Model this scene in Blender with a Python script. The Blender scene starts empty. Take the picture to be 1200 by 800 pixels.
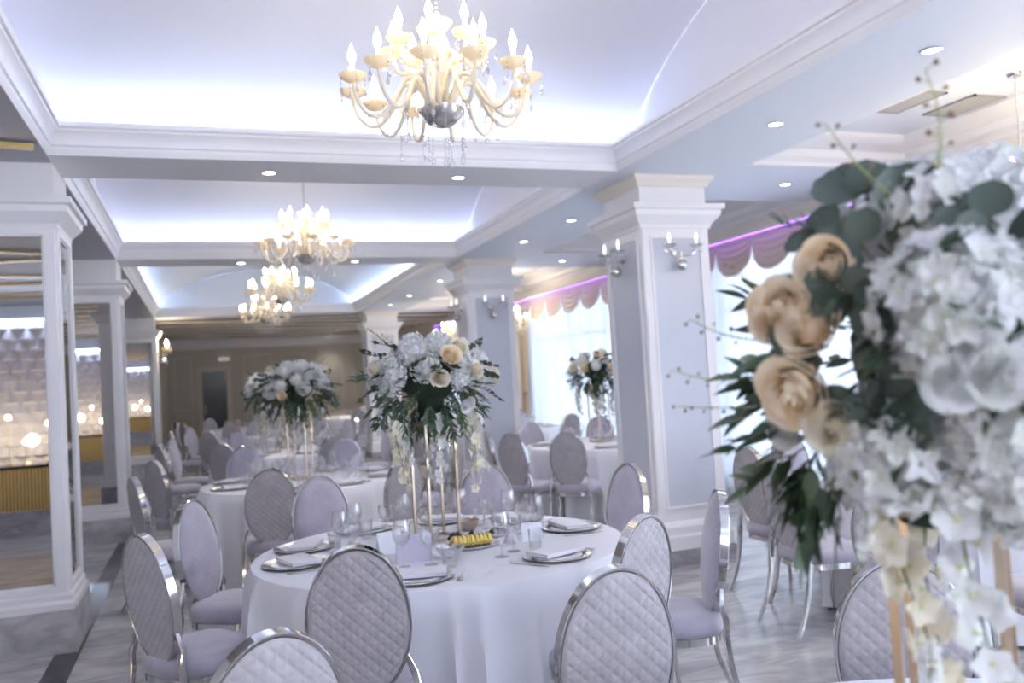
import bpy, math, random
from mathutils import Vector, Matrix
PI = math.pi
rnd = random.Random(7)
SC = bpy.context.scene
COL = SC.collection

# ------------------------------------------------------------------ camera, light, exposure
cam_d = bpy.data.cameras.new('camera')
cam = bpy.data.objects.new('camera', cam_d); COL.objects.link(cam)
cam_d.sensor_width = 36.0
cam_d.lens = 36.0 * 1010.0 / 1200.0
cam_d.clip_start = 0.05; cam_d.clip_end = 200
cam_d.dof.use_dof = True
cam_d.dof.focus_distance = 2.6
cam_d.dof.aperture_fstop = 2.8
R = Matrix(((0.9402, 0.0412, -0.3382), (-0.3355, -0.0567, -0.9403), (-0.0579, 0.9975, -0.0395)))
R = R.to_quaternion().to_matrix()
cam.matrix_world = Matrix.Translation((0, 0, 1.58)) @ R.to_4x4()
SC.camera = cam

SC.view_settings.view_transform = 'Standard'
SC.view_settings.look = 'None'
SC.view_settings.gamma = 1
SC.view_settings.use_curve_mapping = False
SC.view_settings.exposure = 1.15
SC.cycles.use_denoising = True
SC.cycles.max_bounces = 10
SC.cycles.diffuse_bounces = 8
SC.cycles.glossy_bounces = 5
SC.cycles.transparent_max_bounces = 24
SC.cycles.transmission_bounces = 6
SC.cycles.sample_clamp_indirect = 6.0
SC.cycles.sample_clamp_direct = 0.0
SC.cycles.caustics_reflective = False
SC.cycles.caustics_refractive = False
SC.cycles.blur_glossy = 0.5

SKY = 7.0          # overcast daylight outside the windows
COVE = 2.5        # watts per metre-ish of the hidden cove strips
CHAND = 3.0       # chandelier lamp watts

world = bpy.data.worlds.new('world'); SC.world = world
world.use_nodes = True
bg = world.node_tree.nodes['Background']
bg.inputs['Color'].default_value = (0.80, 0.88, 1.0, 1)
bg.inputs['Strength'].default_value = SKY

def add_light(name, kind, loc, energy, color, rot=None, size=0.1, size_y=None, direction=None, xaxis=(1, 0, 0), portal=False, parent=None):
    d = bpy.data.lights.new(name, kind)
    d.energy = energy; d.color = color
    if kind == 'AREA':
        d.shape = 'RECTANGLE'; d.size = size; d.size_y = size_y or size
        if portal: d.cycles.is_portal = True
    else:
        d.shadow_soft_size = size
    o = bpy.data.objects.new(name, d); COL.objects.link(o)
    o.location = loc
    if direction is not None:                     # emits along direction; size runs along xaxis
        Z = -Vector(direction).normalized(); X = Vector(xaxis); X = (X - Z * X.dot(Z)).normalized(); Y = Z.cross(X)
        o.rotation_euler = Matrix((X, Y, Z)).transposed().to_euler()
    if rot: o.rotation_euler = rot
    if parent: o.parent = parent
    return o

# windows in the right-hand wall: (y0, y1), opening z 0.25..2.86
WINS = [(-2.2, 2.3), (4.3, 8.85), (10.65, 14.75), (16.6, 20.6)]  # first window is out of view, added to light the camera end
WZ0, WZ1 = 0.25, 2.88
for (a, b) in WINS:
    add_light('window_portal', 'AREA', (6.0, (a + b) / 2, (WZ0 + WZ1) / 2), 1, (1, 1, 1), direction=(-1, 0, 0), xaxis=(0, 1, 0), size=b - a, size_y=WZ1 - WZ0, portal=True)
ADDED_BWINS = [(0.8, 2.4)]  # window out of view behind the camera, added to light the room
for (a, b) in ADDED_BWINS:
    add_light('window_portal', 'AREA', ((a + b) / 2, -3.25, 1.6), 1, (1, 1, 1), direction=(0, 1, 0), size=b - a, size_y=2.5, portal=True)

# ------------------------------------------------------------------ materials
def mat(name, base=(0.8, 0.8, 0.8), rough=0.5, metal=0.0, spec=0.5, emis=None, estr=0.0, trans=0.0, sheen=0.0, alpha=1.0, coat=0.0,
        noise=None, bump=None, sub=0.0):
    m = bpy.data.materials.new(name); m.use_nodes = True
    nt = m.node_tree; p = nt.nodes['Principled BSDF']
    p.inputs['Base Color'].default_value = (*base, 1)
    p.inputs['Roughness'].default_value = rough
    p.inputs['Metallic'].default_value = metal
    p.inputs['Specular IOR Level'].default_value = spec
    p.inputs['Transmission Weight'].default_value = trans
    p.inputs['Sheen Weight'].default_value = sheen
    p.inputs['Alpha'].default_value = alpha
    p.inputs['Coat Weight'].default_value = coat
    if emis:
        p.inputs['Emission Color'].default_value = (*emis, 1)
        p.inputs['Emission Strength'].default_value = estr
    tc = nt.nodes.new('ShaderNodeTexCoord')
    if noise:                                   # (scale, amount, detail): gentle mottling of the base colour
        n = nt.nodes.new('ShaderNodeTexNoise'); n.inputs['Scale'].default_value = noise[0]; n.inputs['Detail'].default_value = noise[2]
        nt.links.new(tc.outputs['Object'], n.inputs['Vector'])
        r = nt.nodes.new('ShaderNodeValToRGB')
        k = noise[1]
        r.color_ramp.elements[0].position = 0.3; r.color_ramp.elements[1].position = 0.7
        r.color_ramp.elements[0].color = (*[c * (1 - k) for c in base], 1)
        r.color_ramp.elements[1].color = (*[min(1, c * (1 + k)) for c in base], 1)
        nt.links.new(n.outputs['Fac'], r.inputs['Fac']); nt.links.new(r.outputs['Color'], p.inputs['Base Color'])
    if bump:                                    # (scale, strength, distance)
        n = nt.nodes.new('ShaderNodeTexNoise'); n.inputs['Scale'].default_value = bump[0]; n.inputs['Detail'].default_value = 3
        nt.links.new(tc.outputs['Object'], n.inputs['Vector'])
        b = nt.nodes.new('ShaderNodeBump'); b.inputs['Strength'].default_value = bump[1]; b.inputs['Distance'].default_value = bump[2]
        nt.links.new(n.outputs['Fac'], b.inputs['Height']); nt.links.new(b.outputs['Normal'], p.inputs['Normal'])
    return m

def marble(name, base, vein, rough, scale=1.0, tile=None, groove=(0.3, 0.3, 0.32)):
    m = bpy.data.materials.new(name); m.use_nodes = True
    nt = m.node_tree; p = nt.nodes['Principled BSDF']; L = nt.links.new
    tc = nt.nodes.new('ShaderNodeTexCoord')
    n1 = nt.nodes.new('ShaderNodeTexNoise'); n1.inputs['Scale'].default_value = 0.9 * scale; n1.inputs['Detail'].default_value = 8; n1.inputs['Distortion'].default_value = 1.6
    n2 = nt.nodes.new('ShaderNodeTexNoise'); n2.inputs['Scale'].default_value = 3.2 * scale; n2.inputs['Detail'].default_value = 6; n2.inputs['Distortion'].default_value = 2.2
    mp = nt.nodes.new('ShaderNodeMapping'); mp.inputs['Scale'].default_value = (0.55, 1.6, 1)
    mp.inputs['Rotation'].default_value = (0, 0, 0.5)
    L(tc.outputs['Object'], mp.inputs['Vector']); L(mp.outputs['Vector'], n1.inputs['Vector']); L(mp.outputs['Vector'], n2.inputs['Vector'])
    r1 = nt.nodes.new('ShaderNodeValToRGB'); e = r1.color_ramp.elements
    e[0].position = 0.36; e[0].color = (*vein, 1); e[1].position = 0.6; e[1].color = (*base, 1)
    L(n1.outputs['Fac'], r1.inputs['Fac'])
    r2 = nt.nodes.new('ShaderNodeValToRGB'); e = r2.color_ramp.elements
    e[0].position = 0.42; e[0].color = (0.72, 0.72, 0.74, 1); e[1].position = 0.56; e[1].color = (1, 1, 1, 1)
    L(n2.outputs['Fac'], r2.inputs['Fac'])
    mx = nt.nodes.new('ShaderNodeMix'); mx.data_type = 'RGBA'; mx.blend_type = 'MULTIPLY'; mx.inputs['Factor'].default_value = 0.8
    L(r1.outputs['Color'], mx.inputs['A']); L(r2.outputs['Color'], mx.inputs['B'])
    out = mx.outputs['Result']
    if tile:
        bk = nt.nodes.new('ShaderNodeTexBrick'); bk.offset = 0.0
        bk.inputs['Scale'].default_value = 1.0; bk.inputs['Brick Width'].default_value = tile[0]; bk.inputs['Row Height'].default_value = tile[1]
        bk.inputs['Mortar Size'].default_value = 0.004; bk.inputs['Color1'].default_value = (1, 1, 1, 1); bk.inputs['Color2'].default_value = (0.93, 0.93, 0.94, 1)
        bk.inputs['Mortar'].default_value = (*groove, 1)
        L(tc.outputs['Object'], bk.inputs['Vector'])
        m2 = nt.nodes.new('ShaderNodeMix'); m2.data_type = 'RGBA'; m2.blend_type = 'MULTIPLY'; m2.inputs['Factor'].default_value = 1.0
        L(out, m2.inputs['A']); L(bk.outputs['Color'], m2.inputs['B']); out = m2.outputs['Result']
    L(out, p.inputs['Base Color'])
    p.inputs['Roughness'].default_value = rough
    return m

def thin_glass(name, tint=(0.99, 0.99, 0.995), amount=0.05, ior=1.5):
    m = bpy.data.materials.new(name); m.use_nodes = True
    nt = m.node_tree; nt.nodes.clear(); L = nt.links.new
    o = nt.nodes.new('ShaderNodeOutputMaterial'); mx = nt.nodes.new('ShaderNodeMixShader')
    t = nt.nodes.new('ShaderNodeBsdfTransparent'); t.inputs['Color'].default_value = (*tint, 1)
    g = nt.nodes.new('ShaderNodeBsdfGlossy'); g.inputs['Roughness'].default_value = 0.03
    lw = nt.nodes.new('ShaderNodeLayerWeight'); lw.inputs['Blend'].default_value = 0.55
    ma = nt.nodes.new('ShaderNodeMath'); ma.operation = 'MULTIPLY_ADD'; ma.inputs[1].default_value = 0.5; ma.inputs[2].default_value = amount
    L(lw.outputs['Facing'], ma.inputs[0]); L(ma.outputs[0], mx.inputs['Fac'])
    L(t.outputs[0], mx.inputs[1]); L(g.outputs[0], mx.inputs[2]); L(mx.outputs[0], o.inputs['Surface'])
    return m

def sheer_mat(name, tr_c=(0.85, 0.9, 0.95), fac=.72):
    m = bpy.data.materials.new(name); m.use_nodes = True
    nt = m.node_tree; nt.nodes.clear(); L = nt.links.new
    o = nt.nodes.new('ShaderNodeOutputMaterial'); mx = nt.nodes.new('ShaderNodeMixShader'); m2 = nt.nodes.new('ShaderNodeMixShader')
    t = nt.nodes.new('ShaderNodeBsdfTransparent'); t.inputs['Color'].default_value = (1, 1, 1, 1)
    d = nt.nodes.new('ShaderNodeBsdfDiffuse'); d.inputs['Color'].default_value = (0.9, 0.92, 0.95, 1)
    tr = nt.nodes.new('ShaderNodeBsdfTranslucent'); tr.inputs['Color'].default_value = (*tr_c, 1)
    m2.inputs['Fac'].default_value = 0.55; L(d.outputs[0], m2.inputs[1]); L(tr.outputs[0], m2.inputs[2])
    mx.inputs['Fac'].default_value = fac; L(t.outputs[0], mx.inputs[1]); L(m2.outputs[0], mx.inputs[2])
    L(mx.outputs[0], o.inputs['Surface'])
    return m

def petal_mat(name, base, deep, centre=0.0):
    """soft petal: diffuse + translucent, colour varies gently from bloom to bloom"""
    m = bpy.data.materials.new(name); m.use_nodes = True
    nt = m.node_tree; nt.nodes.clear(); L = nt.links.new
    o = nt.nodes.new('ShaderNodeOutputMaterial'); mx = nt.nodes.new('ShaderNodeMixShader')
    tc = nt.nodes.new('ShaderNodeTexCoord'); n = nt.nodes.new('ShaderNodeTexNoise'); n.inputs['Scale'].default_value = 18; n.inputs['Detail'].default_value = 3
    L(tc.outputs['Object'], n.inputs['Vector'])
    r = nt.nodes.new('ShaderNodeValToRGB'); r.color_ramp.elements[0].color = (*deep, 1); r.color_ramp.elements[1].color = (*base, 1)
    r.color_ramp.elements[0].position = 0.25; r.color_ramp.elements[1].position = 0.55
    L(n.outputs['Fac'], r.inputs['Fac'])
    d = nt.nodes.new('ShaderNodeBsdfDiffuse'); t = nt.nodes.new('ShaderNodeBsdfTranslucent')
    L(r.outputs['Color'], d.inputs['Color']); L(r.outputs['Color'], t.inputs['Color'])
    mx.inputs['Fac'].default_value = 0.3; L(d.outputs[0], mx.inputs[1]); L(t.outputs[0], mx.inputs[2]); L(mx.outputs[0], o.inputs['Surface'])
    return m

M = {}
M['white'] = mat('white_paint', (0.85, 0.84, 0.86), 0.45)
M['wall'] = mat('warm_lit_wall_paint', (0.86, 0.81, 0.74), 0.6)  # cream tint carries the warm chandelier light in the colour
M['ceil'] = mat('sky_lit_ceiling_paint', (0.76, 0.80, 0.86), 0.6)  # blue tint carries the window sky light in the colour
M['vault'] = mat('vault_paint', (0.84, 0.84, 0.89), 0.7)
M['panel'] = mat('blue_grey_panel', (0.60, 0.63, 0.71), 0.35)
M['floor'] = marble('floor_marble', (0.50, 0.49, 0.50), (0.30, 0.295, 0.31), 0.22, 1.0)
M['plinth'] = marble('plinth_marble', (0.56, 0.55, 0.58), (0.40, 0.40, 0.43), 0.2, 1.6)
M['aisle'] = marble('aisle_marble', (0.55, 0.54, 0.56), (0.42, 0.42, 0.45), 0.08, 0.7, (2.4, 0.6), (0.45, 0.45, 0.47))
M['black'] = mat('black_marble', (0.035, 0.034, 0.04), 0.12, noise=(5, 0.5, 6))
M['chrome'] = mat('polished_steel', (0.66, 0.65, 0.64), 0.09, 1.0)
M['mirror'] = mat('mirror_glass', (0.66, 0.65, 0.65), 0.015, 1.0)
M['velvet'] = mat('lilac_grey_velvet', (0.46, 0.43, 0.505), 0.75, sheen=0.7, noise=(9, 0.14, 4), bump=(60, 0.12, 0.002))
M['quilt'] = mat('quilted_velvet', (0.435, 0.405, 0.43), 0.62, sheen=0.6, noise=(13, 0.12, 5))
M['cloth'] = mat('white_table_linen', (0.85, 0.85, 0.89), 0.8, bump=(120, 0.05, 0.001))
M['napkin'] = mat('white_napkin_linen', (0.84, 0.83, 0.87), 0.8, bump=(80, 0.1, 0.001))
M['china'] = mat('white_china', (0.84, 0.84, 0.86), 0.12, coat=0.4)
M['silver'] = mat('silver', (0.72, 0.71, 0.70), 0.16, 1.0)
M['gold'] = mat('champagne_gold', (0.58, 0.47, 0.37), 0.3, 1.0)
M['bargold'] = mat('bar_gold', (0.85, 0.62, 0.25), 0.25, 1.0)
M['glass'] = thin_glass('clear_glass')
M['crystal'] = thin_glass('crystal', (0.92, 0.92, 0.95), 0.35)
M['armglass'] = mat('amber_cream_glass', (0.97, 0.86, 0.66), 0.12, trans=0.2, coat=0.5)
M['cup'] = petal_mat('cream_glass_cup', (0.98, 0.90, 0.72), (0.95, 0.80, 0.52))
M['bulb'] = mat('lit_candle_bulb', (1, 0.9, 0.75), 0.3, emis=(1.0, 0.90, 0.72), estr=16)
M['candle'] = mat('candle_tube', (0.95, 0.92, 0.85), 0.4, emis=(1.0, 0.86, 0.62), estr=0.6)
M['dimbulb'] = mat('frosted_bulb', (0.93, 0.93, 0.92), 0.25, emis=(1, .97, .92), estr=0.5)  # switched-off sconce bulb with a faint glow put into its material
M['lens'] = mat('downlight_lens', (1, 1, 1), 0.3, emis=(1.0, 0.98, 0.94), estr=9)
M['vent'] = mat('vent_grey', (0.40, 0.40, 0.40), 0.5)
M['darkgap'] = mat('dark_recess', (0.05, 0.05, 0.05), 0.8)
M['led'] = mat('led_strip', (0.8, 0.9, 1), 0.5, emis=(0.70, 0.82, 1.0), estr=12)
M['purple'] = mat('violet_led', (0.5, 0.2, 1), 0.5, emis=(0.26, 0.08, 1.0), estr=2.2)
M['sheer'] = sheer_mat('sheer_voile')
M['voile'] = sheer_mat('dense_voile', (.155, .18, .215), .955)
M['swag'] = mat('taupe_satin', (0.52, 0.40, 0.33), 0.45, sheen=0.4)
M['drape'] = mat('beige_drape', (0.62, 0.50, 0.36), 0.6, sheen=0.3)
M['fringe'] = mat('ivory_fringe', (0.85, 0.82, 0.75), 0.7)
M['taupe'] = mat('taupe_wall', (0.64, 0.60, 0.535), 0.55)
M['taupelight'] = mat('taupe_moulding', (0.74, 0.70, 0.63), 0.5)
M['brown'] = mat('bronze_ceiling', (0.34, 0.27, 0.21), 0.25)
M['bronze'] = mat('bronze_bar', (0.45, 0.33, 0.17), 0.3, 0.9)
M['greyceil'] = mat('grey_ceiling', (0.46, 0.45, 0.48), 0.5)
M['doordark'] = mat('dark_door_glass', (0.045, 0.045, 0.04), 0.2)
M['wave'] = mat('white_wave_panel', (0.62, 0.60, 0.63), 0.4)
M['petal'] = petal_mat('white_petal', (0.85, 0.85, 0.86), (0.80, 0.82, 0.76))
M['petalcream'] = petal_mat('cream_petal', (0.90, 0.85, 0.74), (0.84, 0.76, 0.56))
M['peach'] = petal_mat('peach_petal', (0.96, 0.87, 0.72), (0.94, 0.75, 0.50))
M['heart'] = mat('flower_heart', (0.66, 0.68, 0.36), 0.6)
M['leaf'] = mat('deep_green_leaf', (0.045, 0.085, 0.045), 0.42, noise=(9, 0.45, 3))
M['leafgrey'] = mat('eucalyptus_leaf', (0.085, 0.12, 0.095), 0.5, noise=(7, 0.4, 3))
M['leafmid'] = mat('ruscus_leaf', (0.10, 0.165, 0.085), 0.4, noise=(8, 0.4, 3))
M['stem'] = mat('green_stem', (0.14, 0.17, 0.07), 0.5)
M['darkstem'] = mat('brown_stem', (0.09, 0.06, 0.035), 0.6)
M['berry'] = mat('brown_bud', (0.22, 0.12, 0.06), 0.5)
M['budgreen'] = mat('green_bud', (0.30, 0.36, 0.14), 0.5)
M['core'] = mat('dark_core_shade', (0.02, 0.035, 0.02), 0.9)  # dark green that stands for the shade deep in the bouquets
M['pine'] = mat('pineapple', (0.85, 0.62, 0.16), 0.45, noise=(60, 0.25, 3))
M['rind'] = mat('pineapple_rind', (0.10, 0.09, 0.04), 0.7)
M['grape'] = mat('dark_grape', (0.035, 0.018, 0.05), 0.25)
M['card'] = mat('white_card', (0.86, 0.89, 0.95), 0.6)
M['lilaccard'] = mat('lilac_card', (0.66, 0.62, 0.74), 0.6)
M['blackplastic'] = mat('black_plastic', (0.02, 0.02, 0.025), 0.3)

# ------------------------------------------------------------------ mesh helpers
class MB:
    def __init__(s): s.v = []; s.f = []; s.mi = []; s.cur = 0
    def add(s, vs, fs, T=None):
        b = len(s.v)
        if T is not None: vs = [T @ Vector(p) for p in vs]
        s.v.extend([tuple(p) for p in vs])
        for q in fs: s.f.append(tuple(b + i for i in q)); s.mi.append(s.cur)
        return s
    def box(s, x0, x1, y0, y1, z0, z1, T=None):
        vs = [(x0, y0, z0), (x1, y0, z0), (x1, y1, z0), (x0, y1, z0), (x0, y0, z1), (x1, y0, z1), (x1, y1, z1), (x0, y1, z1)]
        return s.add(vs, [(3, 2, 1, 0), (4, 5, 6, 7), (0, 1, 5, 4), (1, 2, 6, 5), (2, 3, 7, 6), (3, 0, 4, 7)], T)
    def lathe(s, prof, n=24, T=None, scallop=None):
        vs = []; fs = []
        for (r, z) in prof:
            for i in range(n):
                a = 2 * PI * i / n
                rr = r
                if scallop: rr = r * (1 + scallop[1] * math.cos(scallop[0] * a))
                vs.append((rr * math.cos(a), rr * math.sin(a), z))
        for k in range(len(prof) - 1):
            for i in range(n):
                j = (i + 1) % n
                fs.append((k * n + i, k * n + j, (k + 1) * n + j, (k + 1) * n + i))
        if prof[0][0] > 1e-5: fs.append(tuple(range(n - 1, -1, -1)))
        if prof[-1][0] > 1e-5: fs.append(tuple((len(prof) - 1) * n + i for i in range(n)))
        return s.add(vs, fs, T)
    def sweep(s, path, sec, scales=None, closed=False, side=None, T=None):
        """sec: [(a,b)] polygon; a along the side vector, b along the other normal"""
        P = [Vector(p) for p in path]; n = len(P); m = len(sec); vs = []; fs = []
        prev = None
        for i in range(n):
            if closed: t = (P[(i + 1) % n] - P[i - 1])
            else: t = P[min(i + 1, n - 1)] - P[max(i - 1, 0)]
            t.normalize()
            if side is not None:
                sv = Vector(side(i) if callable(side) else side); sv = sv - t * sv.dot(t)
            else:
                if prev is None: sv = t.orthogonal()
                else: sv = prev - t * prev.dot(t)
            sv.normalize(); prev = sv
            nv = t.cross(sv)
            k = scales[i] if scales else 1
            for (a, b) in sec: vs.append(P[i] + sv * (a * k) + nv * (b * k))
        for i in range(n if closed else n - 1):
            for j in range(m):
                k = (j + 1) % m; i2 = (i + 1) % n
                fs.append((i * m + j, i * m + k, i2 * m + k, i2 * m + j))
        if not closed:
            fs.append(tuple(range(m - 1, -1, -1))); fs.append(tuple((n - 1) * m + j for j in range(m)))
        return s.add(vs, fs, T)
    def tube(s, path, r, n=8, scales=None, closed=False, T=None):
        return s.sweep(path, [(r * math.cos(2 * PI * i / n), r * math.sin(2 * PI * i / n)) for i in range(n)], scales, closed, None, T)
    def sphere(s, c, r, n=12, T=None, sz=1.0):
        k = max(4, n // 2)
        prof = [(r * math.sin(PI * i / k), -r * sz * math.cos(PI * i / k)) for i in range(k + 1)]
        prof[0] = (0.0001 * r, prof[0][1]); prof[-1] = (0.0001 * r, prof[-1][1])
        TT = Matrix.Translation(c)
        if T is not None: TT = T @ TT
        return s.lathe(prof, n, TT)
    def grid(s, fn, nu, nv, T=None, flip=False):
        vs = [fn(i / nu, j / nv) for j in range(nv + 1) for i in range(nu + 1)]
        fs = []
        for j in range(nv):
            for i in range(nu):
                a = j * (nu + 1) + i
                q = (a, a + 1, a + nu + 2, a + nu + 1)
                fs.append(q[::-1] if flip else q)
        return s.add(vs, fs, T)
    def poly(s, pts, T=None): return s.add(pts, [tuple(range(len(pts)))], T)
    def prism(s, outline, z0, z1, T=None):
        n = len(outline)
        vs = [(x, y, z0) for x, y in outline] + [(x, y, z1) for x, y in outline]
        fs = [tuple(range(n - 1, -1, -1)), tuple(range(n, 2 * n))] + [(i, (i + 1) % n, n + (i + 1) % n, n + i) for i in range(n)]
        return s.add(vs, fs, T)
    def mesh(s, name, mats, smooth=True, sharp=38):
        me = bpy.data.meshes.new(name)
        me.from_pydata(s.v, [], s.f)
        if not isinstance(mats, (list, tuple)): mats = [mats]
        for m in mats: me.materials.append(m)
        if len(mats) > 1: me.polygons.foreach_set('material_index', s.mi)
        if smooth:
            me.polygons.foreach_set('use_smooth', [True] * len(me.polygons))
            try: me.set_sharp_from_angle(angle=math.radians(sharp))
            except Exception: pass
        me.update()
        return me
    def build(s, name, mats, parent=None, smooth=True, sharp=38, loc=None, label=None):
        o = bpy.data.objects.new(name, s.mesh(name, mats, smooth, sharp)); COL.objects.link(o)
        if parent: o.parent = parent
        if loc: o.location = loc
        if label: o['label'] = label
        return o

def tag(o, label, cat, group=None, kind=None):
    o['label'] = label; o['category'] = cat
    if group: o['group'] = group
    if kind: o['kind'] = kind
    return o
def struct(o, label=None):
    o['kind'] = 'structure'
    if label: o['label'] = label
    return o
def empty(name, loc=(0, 0, 0), rz=0.0):
    o = bpy.data.objects.new(name, None); COL.objects.link(o); o.empty_display_size = 0.1
    o.location = loc; o.rotation_euler = (0, 0, rz); return o
def part(name, me, parent, loc=(0, 0, 0), rot=(0, 0, 0), scale=None, label=None):
    o = bpy.data.objects.new(name, me); COL.objects.link(o); o.parent = parent
    o.location = loc; o.rotation_euler = rot
    if scale: o.scale = scale if hasattr(scale, '__len__') else (scale,) * 3
    if label: o['label'] = label
    return o
KIDS = {}
def kids(o): return [c for c in bpy.data.objects if c.parent == o]
def snapshot(o):
    """remember a thing's tree once, so that many copies stay cheap"""
    KIDS[o.name] = [(c, [(g, []) for g in kids(c)]) for c in kids(o)]
def dup(o, loc, rz=0.0, label=None, cat=None, group=None, scale=None, tree=None):
    if tree is None:
        if o.name not in KIDS: snapshot(o)
        tree = KIDS[o.name]
    r = o.copy(); COL.objects.link(r); r.location = loc; r.rotation_euler = (0, 0, rz)
    if scale: r.scale = (scale,) * 3
    for c, gs in tree:
        cc = c.copy(); COL.objects.link(cc); cc.parent = r
        for g, _ in gs:
            gg = g.copy(); COL.objects.link(gg); gg.parent = cc
    if label: r['label'] = label
    if cat: r['category'] = cat
    if group: r['group'] = group
    elif 'group' in r.keys() and label: pass
    return r
def rot_to(n, spin=0.0):
    """matrix turning +Z onto n"""
    return Vector(n).to_track_quat('Z', 'Y').to_matrix().to_4x4() @ Matrix.Rotation(spin, 4, 'Z')

def loop_moulding(x0, x1, y0, y1, prof):
    """profile [(inward offset, z)] run round the inside of a rectangle with mitred corners"""
    b = MB(); n = len(prof); vs = []
    for (cx, cy, sx, sy) in ((x0, y0, 1, 1), (x1, y0, -1, 1), (x1, y1, -1, -1), (x0, y1, 1, -1)):
        for (o, z) in prof: vs.append((cx + sx * o, cy + sy * o, z))
    fs = []
    for k in range(4):
        k2 = (k + 1) % 4
        for j in range(n):
            j2 = (j + 1) % n
            fs.append((k * n + j, k * n + j2, k2 * n + j2, k2 * n + j))
    b.add(vs, fs); return b
def outer_moulding(x0, x1, y0, y1, prof):
    return loop_moulding(x0, x1, y0, y1, [(-o, z) for o, z in prof])

# ------------------------------------------------------------------ the setting
XL, XR = -0.87, 3.12          # inner edges of the vaulted nave
XW, XWL = 5.70, -3.50         # right wall, left wall
ZC = 3.13
YB, YF = -3.0, 26.5
BEAMS = [(1.5, 2.1), (6.0, 6.6), (10.5, 11.1), (18.35, 18.95)]

struct(MB().box(-0.80, XW + 0.3, YB, YF, -0.1, 0.0).build('floor', M['floor'], smooth=False), 'grey veined marble floor')
struct(MB().box(XWL, -0.95, YB, YF, -0.1, 0.0).build('floor', M['aisle'], smooth=False), 'polished pale marble of the left aisle')
struct(MB().box(-0.95, -0.80, YB, YF, -0.1, 0.001).build('trim_1', M['black'], smooth=False), 'black marble strip let into the floor')

# walls
def wall_with_holes(name, x0, x1, y0, y1, z1, holes, m, axis='x'):
    b = MB(); cur = y0
    def bx(a, c, za, zb):
        if axis == 'x': b.box(x0, x1, a, c, za, zb)
        else: b.box(a, c, x0, x1, za, zb)
    for (a, c, za, zb) in holes:
        bx(cur, a, 0, z1); bx(a, c, 0, za); bx(a, c, zb, z1); cur = c
    bx(cur, y1, 0, z1)
    return struct(b.build(name, m, smooth=False))
wall_with_holes('wall_right', XW, XW + 0.3, YB - .2, YF + .2, 3.6, [(a, b, WZ0, WZ1) for a, b in WINS], M['wall'])
wall_with_holes('wall_back', YB - 0.2, YB, XWL - .2, XW + .3, 3.6, [(a, b, 0.3, 2.85) for a, b in ADDED_BWINS], M['white'], axis='y')
struct(MB().box(XWL - 0.2, XWL, YB, 21.5, 0, 3.6).build('wall_left', M['white'], smooth=False))
b = MB(); b.box(XWL, -0.95, 21.3, 21.5, 0, 3.3)
struct(b.build('wall_return', M['taupe'], smooth=False))
struct(MB().box(-1.15, -0.95, 21.5, YF, 0, 3.3).build('wall_side', M['taupe'], smooth=False))

# far wall, with door opening
DX0, DX1, DZ = -0.05, 0.62, 2.2
b = MB(); b.box(-1.2, DX0, YF, YF + .2, 0, 3.3).box(DX1, XW + .3, YF, YF + .2, 0, 3.3).box(DX0, DX1, YF, YF + .2, DZ, 3.3)
struct(b.build('wall_front', M['taupe'], smooth=False))
b = MB()
for (x0, x1) in ((-0.8, -0.3), (1.1, 1.9), (2.2, 2.9), (3.2, 4.0), (4.3, 5.2)):
    for (z0, z1) in ((0.35, 0.95), (1.1, 2.65)):
        for q in ((x0, x1, z0, z0 + .05), (x0, x1, z1 - .05, z1), (x0, x0 + .05, z0, z1), (x1 - .05, x1, z0, z1)):
            b.box(q[0], q[1], YF - .03, YF, q[2], q[3])
b.box(-1, XW, YF - .06, YF, 0, .16)
struct(b.build('trim_2', M['taupelight'], smooth=False), 'panel mouldings on the far wall')
b = MB(); b.box(-1, XW, YF - .10, YF, 2.86, 2.93).box(-1, XW, YF - .2, YF, 2.93, 3.0).box(-1, XW, YF - .3, YF, 3.0, 3.13)
struct(b.build('trim_3', M['white'], smooth=False), 'white cornice on the far wall')
b = MB(); b.box(DX0 - .14, DX0, YF - .05, YF + .02, 0, DZ + .14).box(DX1, DX1 + .14, YF - .05, YF + .02, 0, DZ + .14).box(DX0, DX1, YF - .05, YF + .02, DZ, DZ + .14)
df = struct(b.build('door_frame', M['taupelight'], smooth=False))
b = MB(); b.box(DX0, DX1, YF + .1, YF + .14, 0.02, DZ)
dd = struct(b.build('door_1', M['doordark'], smooth=False), 'dark glass door in the far wall')
df.parent = dd; df.name = 'frame'
b = MB(); b.tube([(DX0 + .07, YF + .06, .95), (DX0 + .07, YF + .06, 1.25)], .012); b.build('handle', M['chrome'], dd)
b = MB(); b.box(.42, .72, YF - .06, YF - .03, 2.50, 2.60)
tag(b.build('emergency_light', mat('sign_white', (.8, .8, .78), .4, emis=(1, 1, .95), estr=.1), smooth=False), 'small white emergency light above the dark far door', 'light')

# ceilings: soffits
def ceil(x0, x1, y0, y1, z0=ZC, z1=3.2, m='ceil'):
    return struct(MB().box(x0, x1, y0, y1, z0, z1).build('ceiling', M[m], smooth=False))
ceil(XWL, XL, YB, 18.95, m='greyceil')
ceil(XR, 4.10, YB, 18.95)
for (a, b_) in BEAMS: ceil(XL, XR, a, b_, m='white')
ceil(XL, XR, YB, -2.4)
RECESS = [(-2.4, 1.3), (1.9, 5.7), (6.95, 10.3), (11.6, 15.0), (15.6, 18.2)]
cur = YB
for (a, b_) in RECESS:
    ceil(4.10, XW, cur, a); cur = b_
ceil(4.10, XW, cur, 18.95)
ceil(4.0, XW + .05, YB, 18.95, 3.34, 3.38)
prof = [(0, 3.13), (.03, 3.13), (.03, 3.16), (.10, 3.19), (.13, 3.24), (.22, 3.26), (.30, 3.31), (.30, 3.345), (0, 3.345)]
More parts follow.
